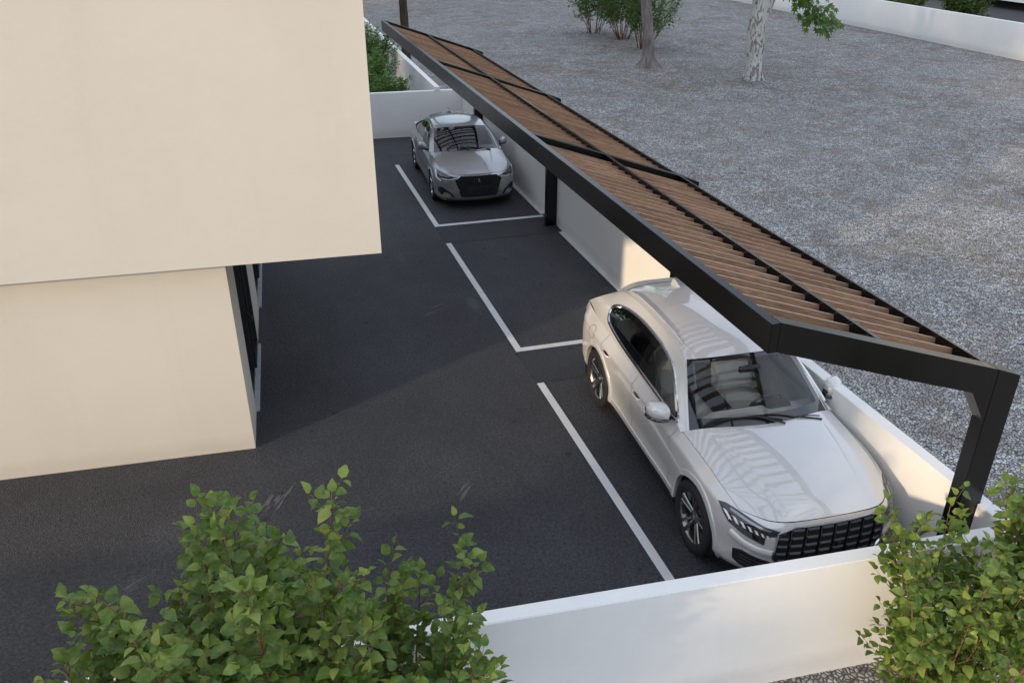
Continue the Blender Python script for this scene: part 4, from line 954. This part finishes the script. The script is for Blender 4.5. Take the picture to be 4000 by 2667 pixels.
def sed_details(car, S, pj, patch, ribbon, rnd, MB, rows, side):
    mir = lambda p: [(-a, b) for a, b in p][::-1]
    hexa = [(-.41, .748), (.41, .748), (.535, .665), (.40, .285), (-.40, .285), (-.535, .665)]
    gr = empty('grille', (0, 0, 0), 0, car)
    m = MB(); patch(m, hexa, 'x', .004, 1, .04); m.obj('grille_back', 'dark_void', gr, smooth=60)
    m = MB(); ribbon(m, hexa, 'x', .016, .018, 1, True, .02, .014); m.obj('grille_frame', 'chrome', gr, smooth=50)
    def inside(y, z):
        if not .30 < z < .735: return False
        lim = .535 - (z - .665) / .083 * .125 if z > .665 else .40 + (z - .285) / .38 * .135
        return abs(y) < lim - .03
    a = .026; m = MB(); k = 0; z = .315
    while z < .735:                                             # honeycomb of flat hexagon rings
        y = -.54 + (a * 1.6 if k % 2 else 0)
        while y < .55:
            if inside(y, z):
                P = []
                for q in range(6):
                    th = R(60 * q); oy, oz = y + a * 1.02 * math.cos(th), z + a * .56 * math.sin(th); iy, iz = y + a * .84 * math.cos(th), z + a * .42 * math.sin(th)
                    P.append((pj(oy, oz, 'x', .012)[0], pj(iy, iz, 'x', .006)[0]))
                m.add([p for pr in P for p in pr], [(2 * q, 2 * ((q + 1) % 6), 2 * ((q + 1) % 6) + 1, 2 * q + 1) for q in range(6)])
            y += a * 3.2
        z += a * .56; k += 1
    tag(m.obj('grille_mesh', 'grille_grey', gr), kind='stuff')
    m = MB(); P = [pj(y, z, 'x', .018)[0] for y, z in ((-.022, .665), (-.004, .678), (.014, .668), (.006, .648), (-.018, .628), (.02, .628))]; m.tube(P, .0045, 6); m.obj('badge', 'chrome', gr, smooth=60)
    m = MB(); patch(m, [(-.27, .42), (.27, .42), (.27, .53), (-.27, .53)], 'x', .010, 1, .06); m.obj('plate_holder', 'black_plastic', gr)
    for sgn in (1, -1):
        f = (lambda p: p) if sgn > 0 else mir
        h = empty('headlight', (0, 0, 0), 0, car)
        hl = f([(.505, .712), (.62, .748), (.76, .785), (.87, .812), (.905, .80), (.915, .735), (.905, .635), (.80, .590), (.785, .655), (.66, .660)])
        m = MB(); patch(m, hl, 'x', .004, 1, .022); m.obj('lamp_housing', 'gloss_black', h, smooth=60)
        m = MB(); patch(m, f([(.865, .802), (.90, .792), (.905, .73), (.898, .645), (.81, .605), (.80, .635), (.865, .665), (.875, .74)]), 'x', .009, 1, .02); m.obj('light_bar', 'lamp_white', h, smooth=60)
        m = MB(); ribbon(m, f([(.52, .703), (.66, .672), (.79, .666)]), 'x', .016, .011, 1, False, .02); m.obj('light_bar', 'lamp_white', h, smooth=60)
        m = MB(); ribbon(m, f([(.62, .738), (.76, .774), (.86, .80)]), 'x', .018, .010, 1, False, .02); m.obj('light_bar', 'lamp_bezel', h, smooth=60)
        for y in (.68, .76):
            m = MB(); p = pj(y * sgn, .712, 'x', .004)[0]; m.lathe([(.0, .008), (.022, .008), (.026, .002)], 16, 'x', p); m.obj('lamp_reflector', 'lamp_bezel', h, smooth=40)
        it = empty('air_intake', (0, 0, 0), 0, car)
        poly = f([(.56, .275), (.62, .365), (.80, .475), (.865, .465), (.86, .37), (.80, .30)])
        m = MB(); patch(m, poly, 'x', .004, 1, .03); m.obj('intake_back', 'dark_void', it, smooth=60)
        m = MB(); ribbon(m, poly, 'x', .018, .012, 1, True, .02, .012); m.obj('intake_rim', 'black_plastic', it, smooth=50)
        m = MB(); patch(m, f([(.575, .268), (.66, .36), (.75, .385), (.80, .29), (.72, .245)]), 'x', .016, 1, .025); m.obj('bumper_fin', S['paint'], it, smooth=60)
        m = MB(); ribbon(m, [(-.42, .215), (-2.23, .215)], 'y', .07, .010, sgn, False, .05, .008); m.obj('sill_strip', 'black_plastic', car, smooth=60)
        m = MB(); patch(m, [(-3.36, .90), (-3.53, .90), (-3.53, .78), (-3.40, .80)], 'y', .006, sgn, .03); m.obj('tail_light', 'lamp_red', car, smooth=60)
    m = MB(); ribbon(m, [(-.70, .175), (0, .17), (.70, .175)], 'x', .07, .014, 1, False, .03, .010); m.obj('bumper_lip', 'black_plastic', car, smooth=60)
    zb = pj(-2.45, 0, 'z')[0].z; m = MB(); m.lathe([(.0, .022), (.03, .018), (.045, 0)], 16, 'z', (-2.45, 0, zb)); m.tube([(-2.45, 0, zb + .01), (-2.53, 0, zb + .11)], [.006, .004], 6); m.obj('antenna', 'black_plastic', car, smooth=50)
sed['details'] = sed_details
SED = build_car(sed, (4.80, 19.11, 0), R(-92.45), (1, 1, 1.02), 'grey metallic sedan parked at the closed end of the court under the carport', 'sedan', 'car')
# ================================================================ PLANTS
def leaf_geo(L, W, fold=.18, curl=.25, rows=5, teeth=.05, seed=0):
    rg = random.Random(seed); V = []; F = []
    wid = lambda t: W / 2 * (math.sin(math.pi * min(1, t**.72)))**.85 * (1 - .12 * t)
    ph = rg.uniform(-.5, .5); tw = rg.uniform(-.2, .2)
    for i in range(rows + 1):
        t = i / rows; x = L * t; w = wid(t) if 0 < t < 1 else 0.
        w *= 1 + (teeth if i % 2 else -teeth); zc = -curl * L * (t - .35)**2 + .05 * L * math.sin(3 * t + ph); up = fold * w
        if i in (0, rows): V.append((x, 0, zc))
        else: V += [(x, -w, zc + up + tw * w * t), (x, 0, zc), (x, w, zc + up - tw * w * t)]
    F = [(0, 2, 1), (0, 3, 2)]
    for i in range(1, rows - 1):
        a = 1 + (i - 1) * 3; b = a + 3; F += [(a, a + 1, b + 1, b), (a + 1, a + 2, b + 2, b + 1)]
    a = 1 + (rows - 2) * 3; e = len(V) - 1; F += [(a, a + 1, e), (a + 1, a + 2, e)]
    return V, F
def star_geo(L, seed=0):                                        # lobed plane-tree leaf
    rg = random.Random(seed); pts = []
    for k, (ang, r) in enumerate([(-150, .25), (-95, .62), (-72, .34), (-48, .85), (-24, .42), (0, 1.0), (24, .42), (48, .85), (72, .34), (95, .62), (150, .25)]):
        a = R(ang); rr = r * L * rg.uniform(.93, 1.05) * .62; pts.append((.30 * L + rr * math.cos(a), rr * math.sin(a), -.18 * rr * rr / L + rg.uniform(-.02, .02) * L))
    V = [(.30 * L, 0, .02 * L)] + pts; n = len(pts); return V, [(0, 1 + i, 1 + (i + 1) % n) for i in range(n)]
CAMP = Vector((0, 0, 6.4)); CF = Vector((math.sin(R(16.97)) * math.cos(R(27.7)), math.cos(R(16.97)) * math.cos(R(27.7)), -math.sin(R(27.7))))
CR = Vector((math.cos(R(16.97)), -math.sin(R(16.97)), 0)); CU = CR.cross(CF)
def frame_of(d, up_hint, roll):
    d = d.normalized(); y = up_hint.cross(d)
    if y.length < 1e-4: y = d.orthogonal()
    y.normalize(); z = d.cross(y); m = Matrix((d, y, z)).transposed(); return m @ Matrix.Rotation(roll, 3, 'X')
def bend_line(p, d, L, n, rg, up=.15, wob=.12):
    pts = [Vector(p)]; d = Vector(d).normalized()
    for i in range(n):
        d = (d + Vector((rg.uniform(-wob, wob), rg.uniform(-wob, wob), up + rg.uniform(-wob, wob) * .5)) * (1. / n * 2)).normalized(); pts.append(pts[-1] + d * (L / n))
    return pts
def shrub(name, label, base, stems, leaf, mat, stem_mat, seed, group=None, n_obj=300, size=.09, dens=1., twig=.45, start=.28, cat='shrub', leafs_per=.055, shared=None, tip_up=.25):
    """stems: list of (offset xy, direction, length, radius)"""
    rg = random.Random(seed); e = empty(name, base); tag(e, label, cat, group); B = Vector(base)
    leaves = []; st = MB()
    def put_leaves(pts, t0, step):
        Ls = [0]
        for a, b in zip(pts, pts[1:]): Ls.append(Ls[-1] + (b - a).length)
        s = Ls[-1] * t0; k = rg.randrange(2)
        while s < Ls[-1]:
            i = max(j for j in range(len(Ls)) if Ls[j] <= s); i = min(i, len(pts) - 2); f = (s - Ls[i]) / max(1e-6, Ls[i + 1] - Ls[i]); p = pts[i].lerp(pts[i + 1], f); ax = (pts[i + 1] - pts[i]).normalized()
            sd = ax.cross(Vector((0, 0, 1))); sd = sd.normalized() if sd.length > .05 else Vector((1, 0, 0)); sd = Matrix.Rotation(rg.uniform(-.9, .9) + (math.pi if k % 2 else 0), 3, ax) @ sd
            d = (ax * rg.uniform(.1, .8) + sd + Vector((0, 0, rg.uniform(-.55, .25)))).normalized(); sc = size * rg.uniform(.65, 1.2)
            pet = p + d * sc * .18; upv = (Vector((0, 0, 1)) + Vector((rg.uniform(-.7, .7), rg.uniform(-.7, .7), 0)) + sd * .35).normalized()
            leaves.append((pet, frame_of(d, upv, rg.uniform(-.35, .35)), sc)); s += step * rg.uniform(.7, 1.4); k += 1
        p = pts[-1]; ax = (pts[-1] - pts[-2]).normalized(); leaves.append((p, frame_of(ax + Vector((rg.uniform(-.3, .3), rg.uniform(-.3, .3), -.1)), Vector((0, 0, 1)), rg.uniform(-.5, .5)), size * rg.uniform(.6, .95)))
    for (off, d, L, r) in stems:
        n = 9; pts = bend_line(B + Vector((off[0], off[1], 0)), d, L, n, rg, .18, .16); st.tube(pts, [r * (1 - .78 * i / n) for i in range(n + 1)], 6)
        nt = int(L * 6.5 * dens)
        for q in range(nt):
            t = start + (1 - start) * (q + rg.random()) / nt; i = min(n - 1, int(t * n)); p = pts[i].lerp(pts[i + 1], t * n - i); ax = (pts[i + 1] - pts[i]).normalized()
            out = Matrix.Rotation(rg.uniform(0, 6.28), 3, ax) @ ax.orthogonal().normalized(); dd = ax * rg.uniform(.35, .9) + out + Vector((0, 0, tip_up))
            tl = twig * rg.uniform(.5, 1.25) * (1.15 - .65 * t); tp = bend_line(p, dd, tl, 4, rg, .22, .2); st.tube(tp, [r * .30, r * .24, r * .2, r * .15, r * .1], 4, False); put_leaves(tp, .18, leafs_per)
        put_leaves(pts, .6, leafs_per * 1.2)
    st.v = [(v[0] - B.x, v[1] - B.y, v[2] - B.z) for v in st.v]; tag(st.obj('stems', stem_mat, e, smooth=60, norm=False), kind='stuff')
    V0 = [leaf(1., s_) for s_ in range(5)]
    sc_ = []
    if n_obj:
        for i, (p, m, s_) in enumerate(leaves):
            v = p - CAMP; z = v.dot(CF); x, y = v.dot(CR) / z, v.dot(CU) / z
            sc_.append((0 if abs(x) < .6 and abs(y) < .4 else 1e3) + z / (s_ / size))
        order = sorted(range(len(leaves)), key=lambda i: sc_[i]); near = set(i for i in order[:n_obj] if sc_[i] < 900)
    else: near = set()
    global LEAFME
    lm = []
    for s_, (V, F) in enumerate(V0):
        key = (leaf.__name__, mat, s_)
        if key not in LEAFME: mb = MB(); mb.add(V, F); LEAFME[key] = mb.mesh('leaf', mat, 180, False)
        lm.append(LEAFME[key])
    fm = MB(); tint = []
    for i, (p, m, s_) in enumerate(leaves):
        if i in near:
            mt = Matrix.Translation(p - B) @ m.to_4x4() @ Matrix.Scale(s_, 4); inst('leaf', lm[i % 5], e, rot=mt)
        else:
            V, F = V0[i % 5]; fm.add([(m @ (Vector(v) * s_)) + p - B for v in V], F); t_ = rg.random(); tint += [t_] * len(F)
    fm.tint = tint
    if fm.f: tag(fm.obj('foliage', mat, e, 180, False), kind='stuff')
    return e, len(leaves)
LEAFME = {}
def ovate(L, s): return leaf_geo(L, .74 * L, .18 + .05 * (s % 3), .30 + .12 * (s % 2), 6, .045, s)
def lance(L, s): return leaf_geo(L, .46 * L, .2, .35, 5, .0, s + 20)
def small(L, s): return leaf_geo(L, .7 * L, .15, .2, 3, .0, s + 40)
def fan(rg, n, spread, Lr, lean=(0, 0), r=.012, off=.16, tilt0=.05):
    out = []
    for i in range(n):
        a = 2 * math.pi * (i + rg.uniform(-.3, .3)) / n; t = spread * (tilt0 + (1 - tilt0) * rg.random()**.8)
        out.append(((math.cos(a) * off * rg.random(), math.sin(a) * off * rg.random()), (math.cos(a) * t + lean[0], math.sin(a) * t + lean[1], 1), rg.uniform(*Lr), r * rg.uniform(.75, 1.2)))
    return out
rg = random.Random(5)
nl = []
# foreground shrubs in front of the low wall
def fg(base, n, spread, Lr, seed, label, lean=(0, 0), dens=1., **kw):
    e, k = shrub('leafy_shrub', label, base, fan(random.Random(seed), n, spread, Lr, lean, **{'r': .013}), ovate, 'leaf_shrub', 'stem_brown', seed, size=.100, dens=dens * 1.12, leafs_per=.044, twig=.42, **kw); nl.append(k); return e
fg((-.40, 3.98, -.03), 28, .25, (2.4, 3.3), 11, 'tall leafy green shrub in the middle of the clump before the front wall', start=.34, dens=1.2)
fg((-.92, 3.95, -.03), 24, .32, (2.2, 2.95), 12, 'broad leafy shrub beside the tall one, over open asphalt', (-.06, 0), start=.34, dens=1.2)
fg((.42, 4.02, -.03), 22, .34, (1.9, 2.6), 13, 'lower leafy shrub spilling over the bare stretch of the front wall', (.06, 0), start=.34, dens=1.2)
fg((4.90, 3.85, -.03), 20, .52, (1.4, 2.1), 14, 'leafy shrub with tan stems standing by the front corner post of the carport', (-.04, .02), start=.18, dens=1.15)
fg((5.65, 3.75, -.03), 15, .42, (1.8, 2.5), 15, 'leafy shrub on gravel outside the front corner of the walls', start=.25, dens=1.15)
# shrubs with red-brown stems on the gravel lot
for i, (b, n, Lr, lab, sd) in enumerate([((17.7, 43.4, -.03), 9, (2.2, 3.6), 'thin stemmed green shrub with arching branches at the back of the gravel lot', 21), ((18.2, 40.9, -.03), 13, (2.4, 3.9), 'dense green shrub with many red stems between two others on the gravel', 22), ((18.0, 38.1, -.03), 10, (2.2, 3.4), 'green shrub with low side branches close behind the grey trunk', 23)]):
    e, k = shrub('red_stem_shrub', lab, b, fan(random.Random(sd), n + 3, .72, Lr, (0, 0), .020, .42, .15), lance, 'leaf_dark', 'stem_red', sd, n_obj=0, size=.19, dens=1.55, twig=.80, start=.22, leafs_per=.095); nl.append(k)
# hedge bushes behind the back wall beside the garden wall
for i, (b, Lr, lab, sd) in enumerate([((4.10, 26.7, -.03), (1.1, 1.55), 'small leaved hedge bush just behind the back wall', 31), ((3.90, 28.6, -.03), (1.6, 2.1), 'taller hedge bush against the garden wall, second behind the back wall', 32), ((4.25, 32.2, -.03), (1.8, 2.4), 'hedge bush rising above the garden wall farthest from the court', 33)]):
    e, k = shrub('hedge_bush', lab, b, fan(random.Random(sd), 22, .55, Lr, (0, 0), .012, .3, .05), small, 'leaf_hedge', 'stem_brown', sd, n_obj=0, size=.105, dens=2.4, twig=.42, start=.08, leafs_per=.032, cat='bush'); nl.append(k)
# clipped bushes beyond the far wall
for i, (b, Lr, lab, sd) in enumerate([((34.3, 40.6, -.02), (1.5, 1.9), 'low round bush beyond the far wall, nearer the mottled tree', 41), ((34.8, 37.0, -.02), (2.2, 3.0), 'wide yellow-green bush with dark limbs beyond the far wall', 42)]):
    e, k = shrub('round_bush', lab, b, fan(random.Random(sd), 24, .75, Lr, (0, 0), .022, .3, .05), small, 'leaf_box', 'bark_dark', sd, n_obj=0, size=.17, dens=1.2, twig=.5, start=.3, leafs_per=.06, cat='bush'); nl.append(k)

# ---- trees
def trunk_mesh(path, radii, flare, seed, n=28, lump=.05, roots=5):
    m = MB(); V = []; rgt = random.Random(seed); ph = [rgt.uniform(0, 6.28) for _ in range(4)]; N = len(path)
    for i, (p, r) in enumerate(zip(path, radii)):
        for k in range(n):
            a = 2 * math.pi * k / n; fl = flare * math.exp(-p[2] / .22) * (1 + .55 * math.sin(roots * a + ph[0]) + .25 * math.sin(2 * a + ph[1]))
            rr = r * (1 + fl) * (1 + lump * noise.noise(Vector((math.cos(a) * 1.6, math.sin(a) * 1.6, p[2] * 1.3 + seed))) * 2 + .02 * math.sin(5 * a + ph[2] + p[2]))
            V.append((p[0] + rr * math.cos(a), p[1] + rr * math.sin(a), p[2]))
    m.add(V, [(i * n + k, i * n + (k + 1) % n, (i + 1) * n + (k + 1) % n, (i + 1) * n + k) for i in range(N - 1) for k in range(n)]); return m
def interp(ctrl, n):
    T = np.linspace(0, 1, len(ctrl)); return hermite(T, np.array(ctrl, float), np.linspace(0, 1, n))
def tree(name, label, base, ctrl, radii, bark, leafmat, crown, seed, geo=small, lsize=.16, nclump=90, flare=.8, limbs=7, extra=None, lump=.05, per=46):
    rgt = random.Random(seed); e = empty(name, base); tag(e, label, 'tree')
    P = interp(ctrl, 46); Rr = interp([(r,) for r in radii], 46)[:, 0]
    trunk_mesh([tuple(p) for p in P], Rr, flare, seed, lump=lump).obj('trunk', bark, e, smooth=70, norm=False)
    (cx_, cy_, cz_), (rx, ry_, rz_) = crown; lb = MB(); top = Vector(P[-1])
    cl = []
    for k in range(nclump):
        while True:
            v = Vector((rgt.uniform(-1, 1), rgt.uniform(-1, 1), rgt.uniform(-1, 1)))
            if .25 < v.length < 1: break
        cl.append(Vector((cx_ + v.x * rx, cy_ + v.y * ry_, cz_ + v.z * rz_)))
    for k in range(limbs):
        t = Vector(P[int(46 * rgt.uniform(.72, .98))]); c = cl[k % len(cl)]; md = t.lerp(c, .5) + Vector((0, 0, .4)); lb.tube([t, t.lerp(md, .5) + Vector((0, 0, .15)), md, md.lerp(c, .6), c], [Rr[-1] * .75, Rr[-1] * .55, Rr[-1] * .38, Rr[-1] * .2, .02], 8)
    lb.obj('limbs', bark, e, smooth=60, norm=False)
    fm = MB(); tint = []; G = [geo(1., s_) for s_ in range(5)]
    for c in cl:
        cr_ = rgt.uniform(.5, 1.0) * min(rx, ry_) * .36; t0 = rgt.random() * .5
        for q in range(per):
            v = Vector((rgt.gauss(0, 1), rgt.gauss(0, 1), rgt.gauss(0, .75))) * cr_ * .6; m = frame_of(Vector((rgt.uniform(-1, 1), rgt.uniform(-1, 1), rgt.uniform(-.8, .3))), Vector((rgt.uniform(-.6, .6), rgt.uniform(-.6, .6), 1)).normalized(), rgt.uniform(-.4, .4))
            V, F = G[q % 5]; s_ = lsize * rgt.uniform(.7, 1.2); fm.add([(m @ (Vector(w) * s_)) + c + v for w in V], F); tint += [(t0 + rgt.random() * .5)] * len(F)
    fm.tint = tint; tag(fm.obj('crown', leafmat, e, 180, False), kind='stuff'); return e
t1 = tree('grey_bark_tree', 'tree with a straight grey-brown trunk and flared roots in front of the red stemmed shrubs', (16.25, 33.7, -.03), [(0, 0, 0), (-.05, 0, .5), (-.10, 0, 1.2), (-.28, .05, 2.6), (-.40, .1, 4.2), (-.45, .1, 6.)], [.27, .245, .228, .21, .195, .16], 'bark_grey', 'leaf_dark', ((-.4, .1, 8.2), (3.4, 3.4, 2.6)), 61, lsize=.2, flare=.75)
t2 = tree('plane_tree', 'tree with pale mottled bark and a low leafy branch of lobed leaves', (18.95, 30.0, -.03), [(0, 0, 0), (-.02, 0, .5), (-.05, 0, 1.2), (-.06, 0, 2.0), (-.02, .02, 2.5), (-.10, .05, 3.3), (-.2, .1, 4.6), (-.2, .1, 5.8)], [.30, .30, .31, .345, .33, .27, .23, .18], 'bark_plane', 'leaf_plane', ((.6, .2, 8.4), (3.6, 3.4, 2.7)), 62, geo=star_geo, lsize=.30, flare=.42, lump=.05)
# second stem of the fork and the hanging branch with its own leaves
P = interp([(.05, .0, 1.9), (.22, -.02, 2.6), (.52, -.05, 3.4), (1.0, -.1, 4.6), (1.5, -.1, 5.8)], 30); m = MB(); m.tube([tuple(p) for p in P], list(np.linspace(.23, .13, 30)), 20); m.obj('trunk', 'bark_plane', t2, smooth=70, norm=False)
rb = random.Random(77); hang = MB(); lv = []
main = [Vector((.7, -.1, 3.9)), Vector((1.0, -.3, 3.5)), Vector((1.4, -.4, 3.05)), Vector((1.9, -.5, 2.65)), Vector((2.4, -.5, 2.25)), Vector((2.85, -.5, 2.05))]
hang.tube(main, [.045, .035, .025, .018, .012, .006], 8)
key = [MB().add(*star_geo(1., s_)).mesh('leaf', 'leaf_plane', 180, False) for s_ in range(5)]
for i in range(190):
    t = rb.uniform(.2, 1); k = min(4, int(t * 5)); p = main[k].lerp(main[k + 1], t * 5 - k); dd = Vector((rb.uniform(-1, 1), rb.uniform(-1, 1), rb.uniform(-.5, .5))).normalized() * rb.uniform(.15, .68); q = p + dd
    hang.tube([p, p.lerp(q, .5) + Vector((0, 0, .05)), q], [.006, .004, .003], 4, False)
    m = frame_of(Vector((dd.x * .8, dd.y - .5, -.9)), Vector((rb.uniform(-.5, .5), -1.1 + rb.uniform(-.4, .4), .8)).normalized(), rb.uniform(-.4, .4))
    inst('leaf', key[i % 5], t2, rot=Matrix.Translation(q) @ m.to_4x4() @ Matrix.Scale(rb.uniform(.30, .42), 4))
hang.obj('branch', 'bark_dark', t2, smooth=60, norm=False)
tree('dark_bark_tree', 'tree with a slim dark brown trunk behind the far end of the carport roof', (5.79, 32.2, -.03), [(0, 0, 0), (0, 0, .8), (-.01, 0, 2.0), (-.03, 0, 3.4), (.0, 0, 5.0), (.05, 0, 7.)], [.19, .165, .152, .143, .13, .10], 'bark_dark', 'leaf_dark', ((0, 0, 8.6), (2.6, 2.6, 2.1)), 63, lsize=.16, nclump=70, flare=.5)
# neighbouring trees outside the picture that shade the lot and the front of the court
tree('street_tree', 'tall green tree on the street side, beyond the shrub clump', (-24.97, -8.16, -.03), [(0, 0, 0), (.1, 0, 1.2), (.1, .1, 2.6), (.0, .1, 4.5)], [.24, .2, .17, .13], 'bark_dark', 'leaf_dark', ((.3, .6, 6.4), (1.75, 1.75, 3.5)), 64, lsize=.28, nclump=130, per=60)
for i, (x, y, h) in enumerate(((-17.8, 8.8, 18.), (-18, 16.5, 17.), (-17, 24.5, 15.), (-14, 31, 14.), (-10, 39, 13.), (-6, 47, 12.))):
    tree('garden_tree', ['tall tree behind the cream house, level with its front corner', 'tall tree behind the cream house, level with its middle', 'tall tree behind the cream house, beside its rear corner', 'tall tree past the rear corner of the cream house', 'tall tree behind the hedge bushes past the house', 'tall tree farthest behind the hedge bushes past the house'][i], (x, y, -.03), [(0, 0, 0), (.1, 0, 1.6), (.0, .2, 3.6), (.1, .1, 6.)], [.36, .3, .25, .18], 'bark_dark', 'leaf_dark', ((0, 0, h * .56), (4.5, 4.5, h * .42)), 70 + i, lsize=.50, nclump=150, per=46)

# tree belt beyond the gravel lot, past the top of the picture: one tree copied
bt = tree('background_tree', 'leafy tree in the belt of trees beyond the far end of the gravel lot', (-4, 74, -.03), [(0, 0, 0), (.1, 0, 1.6), (.0, .2, 3.6), (.1, .1, 5.)], [.34, .3, .25, .18], 'bark_dark', 'leaf_dark', ((0, 0, 6.2), (4.6, 4.2, 5.2)), 90, lsize=.55, nclump=150, per=44)
bt['group'] = 'belt of trees beyond the gravel lot'
for k in range(1, 13):
    r_ = bt.copy(); COL.objects.link(r_); a = -4 + 7.6 * k; r_.location = (a, 74 + 5 * math.sin(k * 2.1) - (0 if a < 40 else (a - 40) * .25), -.03); r_.rotation_euler = (0, 0, k * 1.9); s_ = .85 + .3 * ((k * 37) % 10) / 10; r_.scale = (s_, s_, s_)
    for ch in list(bt.children): c_ = ch.copy(); COL.objects.link(c_); c_.parent = r_
